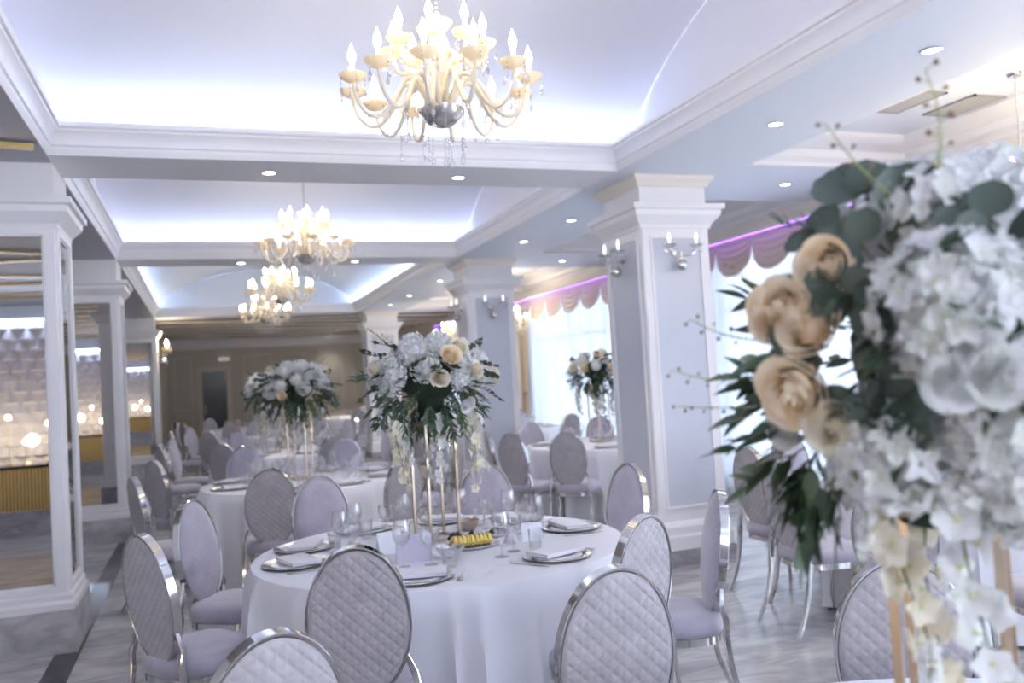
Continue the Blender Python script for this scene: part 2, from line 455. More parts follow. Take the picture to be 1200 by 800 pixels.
for (a, b_) in RECESS:
    struct(loop_moulding(4.10, XW, a, b_, prof).build('trim_4', M['white'], sharp=25), 'moulding round the aisle ceiling tray')
ceil(XWL - .2, XW + .2, 18.95, YF + .2, 3.13, 3.2, m='brown')
# bars on the far ceiling and on the left aisle ceiling
b = MB(); r0 = random.Random(3)
for k in range(7):
    y = 19.6 + k * .95
    b.sweep([(XWL + 2.6 + 1.5 * t, y + .3 * math.sin(t * 1.7 + k), 3.115) for t in range(0, 6)], [(-.05, -.015), (.05, -.015), (.05, .015), (-.05, .015)], side=(0, 1, 0))
struct(b.build('trim_5', M['taupelight'], smooth=False), 'pale battens on the far ceiling')
b = MB()
for k, (ya, yb) in enumerate([(-1.9, -1.2), (-.9, -1.3), (-.4, .3), (1.2, .5), (1.5, 2.3), (3.2, 2.4), (3.5, 4.1), (5.3, 4.5), (5.6, 5.7)]):
    b.sweep([(-3.4 + .25 * t, ya + (yb - ya) * t / 10 + .05 * math.sin(t * .9 + k * 2.1), 3.105) for t in range(0, 11)], [(-.038, -.012), (.038, -.012), (.038, .012), (-.038, .012)], side=(0, 1, 0))
struct(b.build('trim_6', M['bargold'], smooth=False), 'gold curved bars under the left aisle ceiling')

# vaults
CROWN = [(0, ZC), (.004, ZC), (.012, 3.15), (.02, 3.165), (.022, 3.18), (.034, 3.19), (.04, 3.22), (.055, 3.25), (.078, 3.27), (.080, 3.285), (.096, 3.29), (.10, 3.30), (.10, 3.325), (.075, 3.325), (.06, 3.30), (.0, 3.21)]
def bay_x(y0, y1, vt=4.06):          # barrel with its axis across the nave
    struct(loop_moulding(XL, XR, y0, y1, CROWN).build('trim_7', M['white'], sharp=25), 'white crown moulding of the ceiling vault')
    ya, yb = y0 - .1, y1 + .1; c = (ya + yb) / 2; h = (yb - ya) / 2; rise = vt - 3.27
    Rr = (h * h + rise * rise) / (2 * rise); zc = vt - Rr
    def arc(u):
        y = ya + (yb - ya) * u
        return y, zc + math.sqrt(max(0, Rr * Rr - (y - c) ** 2))
    b = MB()
    def fn(u, v):
        y, z = arc(v); return (XL - .1 + (XR - XL + .2) * u, y, z)
    b.grid(fn, 2, 40)
    for yy in (ya, yb): b.add([(XL - .1, yy, 3.18), (XR + .1, yy, 3.18), (XR + .1, yy, 3.275), (XL - .1, yy, 3.275)], [(0, 1, 2, 3)])
    struct(b.build('ceiling', M['vault']), 'barrel vault washed with cool cove light')
    for xx in (XL - .1, XR + .1):
        b = MB(); pts = [(xx, ya, 3.18)] + [(xx, *arc(k / 30)) for k in range(31)] + [(xx, yb, 3.18)]
        b.poly(pts); struct(b.build('ceiling', M['vault'], smooth=False))
    for (yy, s) in ((y0, -1), (y1, 1)):
        b = MB(); b.box(XL, XR, yy + s * .03 - .006, yy + s * .03 + .006, 3.2, 3.212)
        struct(b.build('trim_8', M['led'], smooth=False), 'hidden cove light strip')
        add_light('cove_light', 'AREA', ((XL + XR) / 2, yy + s * .045, 3.225), COVE * 4, (0.60, 0.72, 1.0), direction=(0, -s * .12, 1), size=XR - XL + .1, size_y=.03)
def bay_y(y0, y1, vt=4.06):          # barrel with its axis along the nave
    struct(loop_moulding(XL, XR, y0, y1, CROWN).build('trim_7', M['white'], sharp=25), 'white crown moulding of the far ceiling vault')
    xa, xb = XL - .1, XR + .1; c = (xa + xb) / 2; h = (xb - xa) / 2; rise = vt - 3.3
    Rr = (h * h + rise * rise) / (2 * rise); zc = vt - Rr
    def arc(u):
        x = xa + (xb - xa) * u; return x, zc + math.sqrt(max(0, Rr * Rr - (x - c) ** 2))
    b = MB()
    def fn(u, v):
        x, z = arc(u); return (x, y0 - .1 + (y1 - y0 + .2) * v, z)
    b.grid(fn, 40, 2)
    for xx in (xa, xb): b.add([(xx, y0 - .1, 3.18), (xx, y1 + .1, 3.18), (xx, y1 + .1, 3.305), (xx, y0 - .1, 3.305)], [(0, 1, 2, 3)])
    struct(b.build('ceiling', M['ceil']), 'barrel vault along the hall')
    for yy in (y0 - .1, y1 + .1):
        b = MB(); pts = [(xa, yy, 3.18)] + [(arc(k / 30)[0], yy, arc(k / 30)[1]) for k in range(31)] + [(xb, yy, 3.18)]
        b.poly(pts); struct(b.build('ceiling', M['ceil'], smooth=False))
    for (xx, s) in ((XL, -1), (XR, 1)):
        b = MB(); b.box(xx + s * .03 - .006, xx + s * .03 + .006, y0, y1, 3.2, 3.212)
        struct(b.build('trim_8', M['led'], smooth=False), 'hidden cove light strip')
        add_light('cove_light', 'AREA', (xx + s * .045, (y0 + y1) / 2, 3.225), COVE * 3, (0.60, 0.72, 1.0), direction=(-s * .12, 0, 1), xaxis=(0, 1, 0), size=y1 - y0, size_y=.03)
bay_x(-2.4, 1.5); bay_x(2.1, 6.0); bay_x(6.6, 10.5); bay_y(11.1, 18.35)  # first bay, out of view, has cove lights added to brighten this end

# mirrored pillars on the left
SHAFT_CAP = [(0, 2.70), (.02, 2.70), (.025, 2.73), (.05, 2.76), (.085, 2.80), (.09, 2.84), (.115, 2.85), (.115, 2.89), (0, 2.89)]
def mirror_pillar(x0, x1, y0, y1, n):
    b = MB(); b.box(x0, x1, y0, y1, 0.0, ZC)
    root = struct(b.build('wall_pillar', M['white'], smooth=False), 'white pillar faced with framed mirrors on the left side')
    o = outer_moulding(x0, x1, y0, y1, SHAFT_CAP).build('cornice', M['white'], root, sharp=25)
    outer_moulding(x0, x1, y0, y1, [(0, 0), (.05, 0), (.05, .27), (0, .27)]).build('plinth', M['plinth'], root, smooth=False)
    outer_moulding(x0, x1, y0, y1, [(0, .27), (.045, .27), (.045, .31), (.03, .33), (.03, .36), (.015, .38), (0, .38)]).build('base_moulding', M['white'], root, sharp=25)
    w = .065
    for face in ('front', 'side'):
        if face == 'front':
            T = Matrix(((1, 0, 0, x0), (0, 0, 1, y0), (0, 1, 0, 0), (0, 0, 0, 1))); L = x1 - x0   # local x along face, local y up, local z inward
        else:
            T = Matrix(((0, 0, -1, x1), (1, 0, 0, y0), (0, 1, 0, 0), (0, 0, 0, 1))); L = y1 - y0
        m = MB(); m.add([(w, .42, -.004), (L - w, .42, -.004), (L - w, 2.66, -.004), (w, 2.66, -.004)], [(0, 1, 2, 3)], T)
        m.build('mirror', M['mirror'], root, smooth=False)
        f = MB(); q = .022
        for (a, c, e, g) in ((0, w, .38, 2.70), (L - w, L, .38, 2.70), (w, L - w, .38, .42), (w, L - w, 2.66, 2.70)):
            f.box(a, c, e, g, -.022, 0, T)
        for (a, c, e, g) in ((w, w + .012, .42, 2.66), (L - w - .012, L - w, .42, 2.66), (w, L - w, .42, .432), (w, L - w, 2.648, 2.66)):
            f.box(a, c, e, g, -.012, 0, T)
        f.build('mirror_frame', M['white'], root, smooth=False)
    return root
mirror_pillar(-1.45, XL, 6.2, 6.8, 1)
mirror_pillar(-1.40, XL, 10.5, 11.1, 2)
mirror_pillar(-1.75, XL, 18.4, 19.0, 3)

# panelled columns on the right
def panel_column(x0, x1, y0, y1):
    b = MB(); b.box(x0, x1, y0, y1, 0.0, ZC)
    root = struct(b.build('wall_column', M['white'], smooth=False), 'white square column with blue grey panels')
    outer_moulding(x0, x1, y0, y1, SHAFT_CAP).build('cornice', M['white'], root, sharp=25)
    outer_moulding(x0, x1, y0, y1, [(0, 3.04), (.02, 3.05), (.035, 3.08), (.06, 3.10), (.06, 3.13), (0, 3.13)]).build('top_moulding', M['wall'], root, sharp=25)  # cream material paints the warm light on this moulding
    outer_moulding(x0, x1, y0, y1, [(0, 0), (.05, 0), (.05, .12), (0, .12)]).build('plinth', M['plinth'], root, smooth=False)
    outer_moulding(x0, x1, y0, y1, [(0, .12), (.04, .12), (.04, .22), (.03, .24), (.03, .30), (.015, .33), (.0, .34)]).build('base_moulding', M['white'], root, sharp=25)
    w = .085
    for face in ('front', 'side'):
        if face == 'front':
            T = Matrix(((1, 0, 0, x0), (0, 0, 1, y0), (0, 1, 0, 0), (0, 0, 0, 1))); L = x1 - x0
        else:
            T = Matrix(((0, 0, 1, x0), (1, 0, 0, y0), (0, 1, 0, 0), (0, 0, 0, 1))); L = y1 - y0
        m = MB(); m.box(w, L - w, .46, 2.62, -.003, 0.002, T)
        m.build('panel', M['panel'], root, smooth=False)
        f = MB()
        for (a, c, e, g) in ((w - .02, w, .44, 2.64), (L - w, L - w + .02, .44, 2.64), (w, L - w, .44, .46), (w, L - w, 2.62, 2.64)):
            f.box(a, c, e, g, -.016, 0, T)
        for (a, c, e, g) in ((0, w - .02, .34, 2.70), (L - w + .02, L, .34, 2.70)):
            f.box(a, c, e, g, -.008, 0, T)
        f.build('panel_moulding', M['white'], root, smooth=False)
    return root
panel_column(3.36, 3.97, 6.12, 6.78)
panel_column(3.30, 3.92, 10.75, 11.4)
panel_column(3.34, 4.0, 18.4, 19.05)

# windows, sheers, drapes, valances
for i, (a, c) in enumerate(WINS):
    b = MB()
    for y in (a + .03, (a * 2 + c) / 3, (a + 2 * c) / 3, c - .03): b.box(XW + .14, XW + .2, y - .03, y + .03, WZ0, WZ1)
    for z in (WZ0 + .03, WZ1 - .03, 2.2): b.box(XW + .14, XW + .2, a, c, z - .03, z + .03)
    w = struct(b.build('window_%d' % (i + 1), M['white'], smooth=False), 'white framed window behind the sheer curtain')
    MB().box(XW + .168, XW + .172, a, c, WZ0, WZ1).build('pane', M['glass'], w, smooth=False)
    WN = ['added beside the camera for light', 'behind the foreground flowers', 'between the two nearer columns', 'beyond the middle column'][i]
    s = MB()
    s.grid(lambda u, v, a=a, c=c: (XW - .10 + .022 * math.sin(u * (c - a) * 38) + .012 * math.sin(u * (c - a) * 13 + 1), a - .1 + (c - a + .2) * u, .03 + 2.86 * v), int((c - a) * 40), 3)
    tag(s.build('sheer_curtain', M['voile' if i else 'sheer']), 'white sheer curtain over the bright window ' + WN, 'curtain')
    # drape at each end
    for e, (y0, sgn) in enumerate(((a - .02, 1), (c + .02, -1))):
        d = MB()
        def fn(u, v, y0=y0, sgn=sgn):
            z = .03 + 2.85 * v
            wd = .24 + .16 * abs(z - 1.25) / 1.6
            return (XW - .19 + .035 * math.sin(u * 34) , y0 + sgn * (u * wd - .12), z)
        d.grid(fn, 44, 16)
        rt = d.build('drape', M['drape'])
        tag(rt, 'beige tied drape at the %s end of the window %s' % (['near', 'far'][e], WN), 'curtain')
        t = MB(); t.lathe([(.125, -.03), (.135, 0), (.125, .03)], 16, Matrix.Translation((XW - .19, y0 + sgn * .02, 1.25)) @ Matrix.Scale(.5, 4, (1, 0, 0))); t.build('tie_band', M['swag'], rt)
    # valance
    v0 = empty('valance', (XW - .24, (a + c) / 2, 2.9)); tag(v0, 'taupe scalloped valance over the window ' + WN, 'valance')
    n = max(1, round((c - a + .2) / .70)); wsw = (c - a + .2) / n
    sw = MB()
    def fs(u, v, wsw=wsw):
        y = (u - .5) * wsw; edge = 1 - (2 * u - 1) ** 2
        dep = .10 + .28 * math.sqrt(max(0, edge))
        z = -v * dep
        x = -.05 * math.sin(PI * u) * v - .006 * math.sin(v * 30) * edge
        return (x, y, z)
    sw.grid(fs, 20, 22)
    fr = MB(); fr.tube([Vector(fs(k / 20, 1)) + Vector((-.004, 0, -.008)) for k in range(21)], .009, 6)
    swm = sw.mesh('swag', M['swag']); frm = fr.mesh('fringe', M['fringe'])
    tl = MB(); tl.lathe([(.012, 0), (.03, -.06), (.045, -.30), (.0, -.31)], 10); tlm = tl.mesh('tail', M['swag'])
    for k in range(n):
        yy = (k + .5) * wsw - (c - a + .2) / 2
        p = part('swag', swm, v0, (0, yy, 0)); part('fringe', frm, p)
    MB().box(-.065, .23, -(c - a + .2) / 2, (c - a + .2) / 2, .0, .03).build('pelmet_board', M['white'], v0, smooth=False)
    b = MB(); b.box(-.060, -.052, -(c - a + .2) / 2, (c - a + .2) / 2, -.006, .000); b.build('violet_light_strip', M['purple'], v0, smooth=False, label='violet LED strip')
    add_light('violet_strip_light', 'AREA', (XW - .31, (a + c) / 2, 2.905), 0.28 * (c - a), (0.38, 0.10, 1.0), direction=(.15, 0, -1), xaxis=(0, 1, 0), size=c - a, size_y=.02)
for k, (a, c) in enumerate(ADDED_BWINS):
    b = MB()
    for x in (a + .03, (a + c) / 2, c - .03): b.box(x - .03, x + .03, YB - .16, YB - .1, .3, 2.85)
    for z in (.33, 2.82): b.box(a, c, YB - .16, YB - .1, z - .03, z + .03)
    w = struct(b.build('window_%d' % (k + 5), M['white'], smooth=False))  # frame of the unseen window added for light
    MB().box(a, c, YB - .132, YB - .128, .3, 2.85).build('pane', M['glass'], w, smooth=False)

# --- BODY ---
# ------------------------------------------------------------------ chair
def super_outline(n=40):
    pts = []
    for i in range(n):
        a = 2 * PI * i / n; c, s = math.cos(a), math.sin(a); e = .62
        hw = .215 + .02 * s
        pts.append((hw * math.copysign(abs(c) ** e, c), .215 * math.copysign(abs(s) ** e, s)))
    return pts
SO = super_outline()
def make_chair():
    root = empty('dining_chair')
    # back plane frame
    T = Matrix.Translation((0, -.215, .725)) @ Matrix.Rotation(math.radians(8), 4, 'X')     # local x, local z up, local +y front
    rx, rz = .178, .272
    def disc(u, v):
        u = 2 * u - 1; v = 2 * v - 1
        return u * math.sqrt(max(0, 1 - v * v / 2)), v * math.sqrt(max(0, 1 - u * u / 2))
    def quilt(x, z, p=.046):
        s1 = abs(math.sin(PI * (x + z) / (p * 1.02))); s2 = abs(math.sin(PI * (x - z) / (p * 1.02)))
        return (min(s1, s2)) ** .3
    def fb(u, v):
        x, z = disc(u, v); r = x * x + z * z; X, Z = x * rx, z * rz
        return (X, -.016 - .004 * (1 - r) - .0068 * quilt(X, Z) * min(1, (1 - r) * 6 + .1), Z)
    def ff(u, v):
        x, z = disc(u, v); r = min(1, x * x + z * z); X, Z = x * rx, z * rz
        return (X, .012 + .036 * (1 - r * r) + .0028 * quilt(X, Z) * min(1, (1 - r) * 6), Z)
    b = MB(); b.grid(fb, 84, 110, T, flip=False)
    b.build('quilted_back_panel', M['quilt'], root, sharp=80, label='quilted rear face of the backrest')
    b = MB(); b.grid(ff, 60, 80, T, flip=True)
    b.build('backrest', M['velvet'], root, sharp=80)
    n = 64; path = [(.184 * math.cos(2 * PI * i / n), 0, .279 * math.sin(2 * PI * i / n)) for i in range(n)]
    b = MB(); b.sweep(path, [(-.021, -.004), (-.018, -.006), (.018, -.006), (.021, -.004), (.021, .002), (.018, .004), (-.018, .004), (-.021, .002)], closed=True, side=(0, 1, 0), T=T)
    b.build('back_frame', M['chrome'], root, sharp=30)
    # seat
    lay = [(.395, .93), (.40, .99), (.43, 1.015), (.455, 1.0), (.472, .95), (.483, .85), (.489, .65), (.491, .35), (.492, .02)]
    vs = []; fs = []; m = len(SO)
    for z, k in lay: vs += [(x * k, y * k, z) for x, y in SO]
    for j in range(len(lay) - 1):
        for i in range(m): fs.append((j * m + i, j * m + (i + 1) % m, (j + 1) * m + (i + 1) % m, (j + 1) * m + i))
    fs.append(tuple(range(m - 1, -1, -1))); fs.append(tuple((len(lay) - 1) * m + i for i in range(m)))
    b = MB(); b.add(vs, fs); b.build('seat', M['velvet'], root, sharp=60)
    b = MB(); b.prism([(x * .97, y * .97) for x, y in SO], .362, .396); b.build('seat_frame', M['chrome'], root, sharp=30)
    sec = [(-.013, -.009), (-.010, -.012), (.010, -.012), (.013, -.009), (.013, .009), (.010, .012), (-.010, .012), (-.013, .009)]
    for s in (-1, 1):
        p = [T @ Vector((s * .163, -.004, -.13)), T @ Vector((s * .190, -.004, -.20)), (s * .200, -.205, .47), (s * .205, -.203, .40), (s * .207, -.212, .30), (s * .209, -.235, .18), (s * .213, -.272, .08), (s * .218, -.31, .0)]
        b = MB(); b.sweep(p, sec, [.7, 1.0, 1.05, 1.1, 1.0, .95, .88, .8], side=(1, 0, 0)); b.build('leg', M['chrome'], root, sharp=30)
        p = [(s * .188, .175, .385), (s * .200, .195, .34), (s * .207, .208, .28), (s * .206, .207, .20), (s * .203, .198, .10), (s * .206, .205, .03), (s * .21, .213, .0)]
        b = MB(); b.sweep(p, sec, [1.25, 1.3, 1.2, 1.0, .8, .75, .9], side=(1, 0, 0)); b.build('leg', M['chrome'], root, sharp=30)
    return root
chair0 = make_chair(); chair_used = [False]
def chair(x, y, deg, label, group=None, lean=None):
    """deg: heading the sitter faces, clockwise from straight down the hall"""
    rz = -math.radians(deg)
    if not chair_used[0]:
        chair_used[0] = True; snapshot(chair0); o = chair0; o.location = (x, y, 0); o.rotation_euler = (0, 0, rz); o['label'] = label
        o['category'] = 'chair'
    else: o = dup(chair0, (x, y, 0), rz, label, 'chair')
    if group: o['group'] = group
    elif 'group' in o.keys(): del o['group']
    return o
def chair_t(tx, ty, deg, label, group=None):
    """same, given where the top of the backrest is"""
    a = math.radians(deg); fx, fy = math.sin(a), math.cos(a); k = .253
    return chair(tx + fx * k, ty + fy * k, deg, label, group)

chair_t(.48, 3.12, 14, 'quilted oval-back chair in front of the nearest table, its whole back in view')
chair_t(1.11, 2.31, 2, 'large quilted oval-back chair cut by the bottom edge, right of the nearest table cloth')
chair_t(1.60, 3.04, -26, 'quilted oval-back chair just behind the large cut-off one, chrome rim bright on its left')
chair_t(2.42, 4.75, -100, 'lilac velvet chair before the nearer panelled column, oval front turned to the nearest table')
chair_t(1.75, 5.55, -155, 'lilac velvet chair facing the camera behind the fruit plate of the nearest table')
chair_t(-.10, 5.06, 122, 'lilac velvet chair with its smooth oval front showing, left of the nearest table')
chair_t(-.28, 3.99, 58, 'chair nearest the mirrored pillar base, wide chrome rim seen edge-on and quilted back turned left')
chair_t(.13, 2.16, -14, 'quilted chair at the bottom edge of which only the top of the oval back shows')
chair_t(2.20, 3.43, -68, 'lilac velvet chair in side profile at the right end of the nearest table')
chair_t(.67, 5.75, 172, 'pale crushed velvet chair facing the camera behind the left half of the nearest table')
chair_t(.42, 6.54, 8, 'dark quilted oval-back chair turned to the second table, left of a pale velvet one')
chair_t(1.44, 6.60, -30, 'blue-tinged oval chair right of the second table, just left of the golden stand poles')
chair_t(-.46, 8.47, 60, 'chair left of the second table, oval chrome rim seen nearly edge-on beyond the front chairs')
chair(-.28, 7.0, 72, 'chair left of the second table of which mainly the seat and thin legs show')
chair_t(.36, 9.45, 172, 'lilac chair facing the camera on the far left of the second table')
chair_t(1.40, 9.35, -170, 'lilac chair facing the camera on the far right of the second table')
chair_t(2.21, 8.3, -100, 'pale chair at the right end of the second table, behind the hanging blossoms')
# right aisle, foreground table
chair(3.42, 4.30, 96, 'chair with chrome legs clear on open floor right of the nearer column')
chair(3.72, 5.05, 88, 'chair behind the one on open floor, mostly hidden by dark leaves')
chair_t(1.83, 1.96, 32, 'quilted oval-back chair at the bottom right, behind the golden poles of the foreground flowers')
chair_t(2.98, 3.22, 50, 'quilted oval-back chair directly beyond the one behind the golden poles')
chair_t(3.55, 2.75, 28, 'oval-back chair at the far right edge, behind the hanging white blossoms')
chair(4.40, 5.55, 172, 'chair of which only the pale seat shows beneath the foreground bouquet')
# right aisle, second table
chair_t(3.32, 7.83, 40, 'oval-back chair facing away at the aisle table by the nearer column')
chair_t(2.88, 8.22, 62, 'narrow oval-back chair in the gap between the flower ball and the aisle table')
chair_t(2.85, 8.9, 100, 'pale chair with its velvet front to us at the left end of the aisle table')
chair_t(3.75, 10.0, 165, 'pale blue-lit chair facing us at the far side of the aisle table')
chair_t(4.75, 10.1, -165, 'chair at the far right of the aisle table, before the bright curtain')

# ------------------------------------------------------------------ tables
TABLES = [  # x, y, words
    (1.06, 4.15, 'nearest table in the middle'),
    (.82, 7.85, 'second nave table'),
    (.95, 11.6, 'third nave table'),
    (1.0, 15.4, 'fourth nave table'),
    (.9, 19.6, 'farthest nave table'),
    (4.52, 4.15, 'table behind the foreground flowers'),
    (4.24, 8.86, 'aisle table by the nearer column'),
    (4.35, 12.7, 'far window table'),
    (3.2, 22.3, 'table near the far wall'),
    (1.25, .93, 'table of the foreground flowers'),
]
TR = .90
def cloth_mesh(seed):
    r = random.Random(seed); ph = [r.uniform(0, 6.28) for _ in range(6)]
    n = 320; rows = []
    rows.append((.02, .772)); rows.append((.45, .772)); rows.append((.80, .772)); rows.append((TR - .025, .772)); rows.append((TR - .006, .769)); rows.append((TR, .758))
    for k in range(1, 13): rows.append((TR + .012, .758 - .738 * k / 12))
    vs = []; fs = []
    for (rr, z) in rows:
        t = max(0, (.758 - z) / .738)
        for i in range(n):
            a = 2 * PI * i / n
            w = .45 * math.sin(9 * a + ph[0]) + .35 * math.sin(14 * a + ph[1]) + .25 * math.sin(23 * a + ph[2]) + .2 * math.sin(5 * a + ph[3])
            w = .35 * w + .95 * (1 - abs(math.sin(5.5 * a + ph[4] + .5 * math.sin(3 * a + ph[5])))) ** 3 + .6 * (1 - abs(math.sin(8.5 * a + ph[2]))) ** 3.5 - .22
            R_ = rr + (t ** .45) * (.075 * w + .015)
            vs.append((R_ * math.cos(a), R_ * math.sin(a), z))
    for j in range(len(rows) - 1):
        for i in range(n): fs.append((j * n + i, (j + 1) * n + i, (j + 1) * n + (i + 1) % n, j * n + (i + 1) % n))
    fs.append(tuple(range(n)))
    b = MB(); b.add(vs, fs); return b.mesh('tablecloth', M['cloth'], True, 50)
CM = [cloth_mesh(k) for k in range(3)]
tt = MB(); tt.lathe([(TR - .03, .735), (TR - .02, .74), (TR - .02, .765), (TR - .03, .768)], 64); tabletop_me = tt.mesh('tabletop', M['white'])
tt = MB(); tt.lathe([(.30, 0), (.30, .02), (.05, .06), (.045, .70), (.16, .735)], 24); ped_me = tt.mesh('pedestal', M['chrome'])
for k, (x, y, w) in enumerate(TABLES):
    t = empty('round_table', (x, y, 0)); tag(t, 'round banquet table under a white cloth, the ' + w, 'table', None)
    part('tabletop', tabletop_me, t); part('pedestal', ped_me, t)
    c = bpy.data.objects.new('tablecloth', CM[k % 3]); COL.objects.link(c); c.location = (x, y, 0); c.rotation_euler = (0, 0, k * 1.3)
    tag(c, 'floor-length white tablecloth on the ' + w, 'tablecloth')

# rings of chairs round the far tables
def compass(a):
    return ['right', 'far right', 'far', 'far left', 'left', 'near left', 'near', 'near right'][int(round(a / (PI / 4))) % 8]
def ring(ti, n, r, start, skip=(), word=''):
    x, y, w = TABLES[ti]
    for k in range(n):
        if k in skip: continue
        a = start + 2 * PI * k / n
        cx, cy = x + r * math.cos(a) + rnd.uniform(-.05, .05), y + r * math.sin(a) + rnd.uniform(-.05, .05)
        dx, dy = x - cx, y - cy
        deg = math.degrees(math.atan2(dx, dy)) + rnd.uniform(-9, 9)
        chair(cx, cy, deg, 'lilac oval-back chair on the %s side of the %s' % (compass(a), w), 'chairs around the ' + w)
ring(2, 8, 1.30, .30)
ring(3, 8, 1.32, .1)
ring(4, 8, 1.32, .5)
ring(7, 8, 1.28, .3, skip=(0, 7))
ring(8, 8, 1.30, .2)
ring(5, 8, 1.26, .5, skip=(0, 1, 2, 3, 4, 5, 7))

# ------------------------------------------------------------------ tableware
def plate_me(r, rim, m):
    b = MB(); b.lathe([(r * .55, 0), (r * .62, .002), (r * .70, .006), (r * .97, .013), (r, .016), (r * .985, .018), (r * .72, .010), (r * .62, .006), (.001, .005)], 48)
    return b
charger = empty('charger_plate')
b = MB(); b.lathe([(.09, 0), (.10, .0), (.150, .010), (.153, .013), (.150, .015), (.112, .008), (.11, .007)], 56); b.build('silver_rim', M['silver'], charger, label='shiny silver rim')
b = MB(); b.lathe([(.10, .006), (.111, .0075), (.112, .011), (.10, .013), (.072, .010), (.001, .010)], 48); b.build('plate_well', M['china'], charger, label='white china centre')
tag(charger, '', 'plate'); snapshot(charger)
b = MB()
for k in range(4):
    g = .003 * k
    def fn(u, v, k=k): return ((u - .5) * (.225 - .004 * k), (v - .5) * (.135 - .003 * k), .002 + .0045 * k + .002 * math.sin(u * 7 + k) * v)
    b.grid(fn, 8, 6)
b.box(-.112, .112, -.067, .067, .0, .016)
napkin_me = b.mesh('folded_napkin', M['napkin'])
def glass_mesh(prof, n=24):
    b = MB(); b.lathe(prof, n); return b.mesh('glass', M['glass'])
wine_me = glass_mesh([(.033, 0), (.034, .002), (.012, .005), (.004, .012), (.0035, .085), (.008, .093), (.026, .105), (.038, .125), (.041, .150), (.037, .180), (.032, .205), (.031, .205), (.036, .180), (.039, .150), (.036, .127), (.024, .108), (.001, .100)])
goblet_me = glass_mesh([(.031, 0), (.032, .002), (.010, .006), (.004, .013), (.0035, .070), (.010, .078), (.034, .100), (.044, .130), (.042, .165), (.041, .165), (.042, .130), (.032, .103), (.001, .084)])
tumbler_me = glass_mesh([(.026, 0), (.028, .002), (.034, .095), (.0325, .095), (.027, .008), (.001, .007)])
def cutlery(kind):
    b = MB()
    if kind == 'fork':
        b.box(-.004, .004, -.10, .02, .001, .004); b.box(-.011, .011, .02, .045, .002, .005)
        for k in range(4): b.box(-.011 + k * .0063, -.008 + k * .0063, .045, .09, .002, .005)
    elif kind == 'knife':
        b.box(-.006, .006, -.10, 0, .001, .006); b.prism([(-.007, 0), (.007, 0), (.008, .07), (.0, .11), (-.006, .10)], .002, .004)
    else:
        b.box(-.004, .004, -.10, .03, .001, .004); b.lathe([(.001, 0), (.014, .003), (.016, .006), (.013, .004), (.001, .002)], 14, Matrix.Translation((0, .055, 0)) @ Matrix.Scale(1.6, 4, (0, 1, 0)))
    return b.mesh(kind, M['silver'], False)
cut_me = {k: cutlery(k) for k in ('fork', 'knife', 'spoon')}
TZ = .7725
def put(name, me, x, y, z, rz, label, cat, group=None, m=None, rx=0):
    o = bpy.data.objects.new(name, me); COL.objects.link(o); o.location = (x, y, z); o.rotation_euler = (rx, 0, rz)
    tag(o, label, cat, group); return o
def setting(tx, ty, ang, where, near=True, full=True, k=0, grp=None):
    a = math.radians(ang); c, s = math.cos(a), math.sin(a); rr = .70
    def P(radial, side): return tx + c * radial - s * side, ty + s * radial + c * side
    rz = a + PI / 2
    px, py = P(rr, 0)
    g = (lambda t: None) if grp is None else (lambda t: t + ' ' + grp)
    dup(charger, (px, py, TZ), rz, 'silver-rimmed plate ' + where, 'plate', g('charger plates'))
    px, py = P(rr - .01, .01)
    put('napkin', napkin_me, px, py, TZ + .0165, rz + rnd.uniform(-.25, .25), 'folded white napkin ' + where, 'napkin', g('napkins'))
    px, py = P(rr - .23, -.10); put('wine_glass', wine_me, px, py, TZ, 0, 'stemmed wine glass ' + where, 'glass', g('wine glasses'))
    px, py = P(rr - .26, .02); put('water_goblet', goblet_me, px, py, TZ, 0, 'wide-bowled goblet ' + where, 'glass', g('goblets'))
    if full:
        px, py = P(rr - .20, .11); put('tumbler', tumbler_me, px, py, TZ, 0, 'short clear tumbler ' + where, 'glass', g('tumblers'))
        px, py = P(rr - .02, .185); put('fork', cut_me['fork'], px, py, TZ, rz + PI, 'silver fork ' + where, 'fork', g('forks'))
        px, py = P(rr - .02, -.18); put('knife', cut_me['knife'], px, py, TZ, rz + PI, 'silver knife ' + where, 'knife', g('knives'))
T1 = TABLES[0]
WH = [(-113, 'behind the chair whose whole quilted back shows'), (-176, 'at the left end of the nearest table'), (152, 'second from the left end of the nearest table'),
      (112, 'on the nearest table before the pale velvet chair'), (74, 'on the nearest table behind the golden poles'), (38, 'at the far right back of the nearest table'),
      (0, 'at the right end of the nearest table'), (-58, 'at the front right of the nearest table')]
for (a, w) in WH: setting(T1[0], T1[1], a, w)
for ti, n in ((1, 8), (2, 7), (5, 7), (6, 8), (7, 7)):
    for k in range(n):
        setting(TABLES[ti][0], TABLES[ti][1], 360 * k / n + 12 + ti * 9, 'on the %s side of the %s' % (compass(2 * PI * k / n + math.radians(12 + ti * 9)), TABLES[ti][2]), full=(ti == 1), grp='on the ' + TABLES[ti][2])
for ti, n in ((3, 6), (4, 6), (8, 6)):
    for k in range(n):
        setting(TABLES[ti][0], TABLES[ti][1], 360 * k / n + 12, 'on the %s side of the %s' % (compass(2 * PI * k / n + .2), TABLES[ti][2]), full=False, grp='on the ' + TABLES[ti][2])

for c_ in kids(charger): bpy.data.objects.remove(c_)
bpy.data.objects.remove(charger)
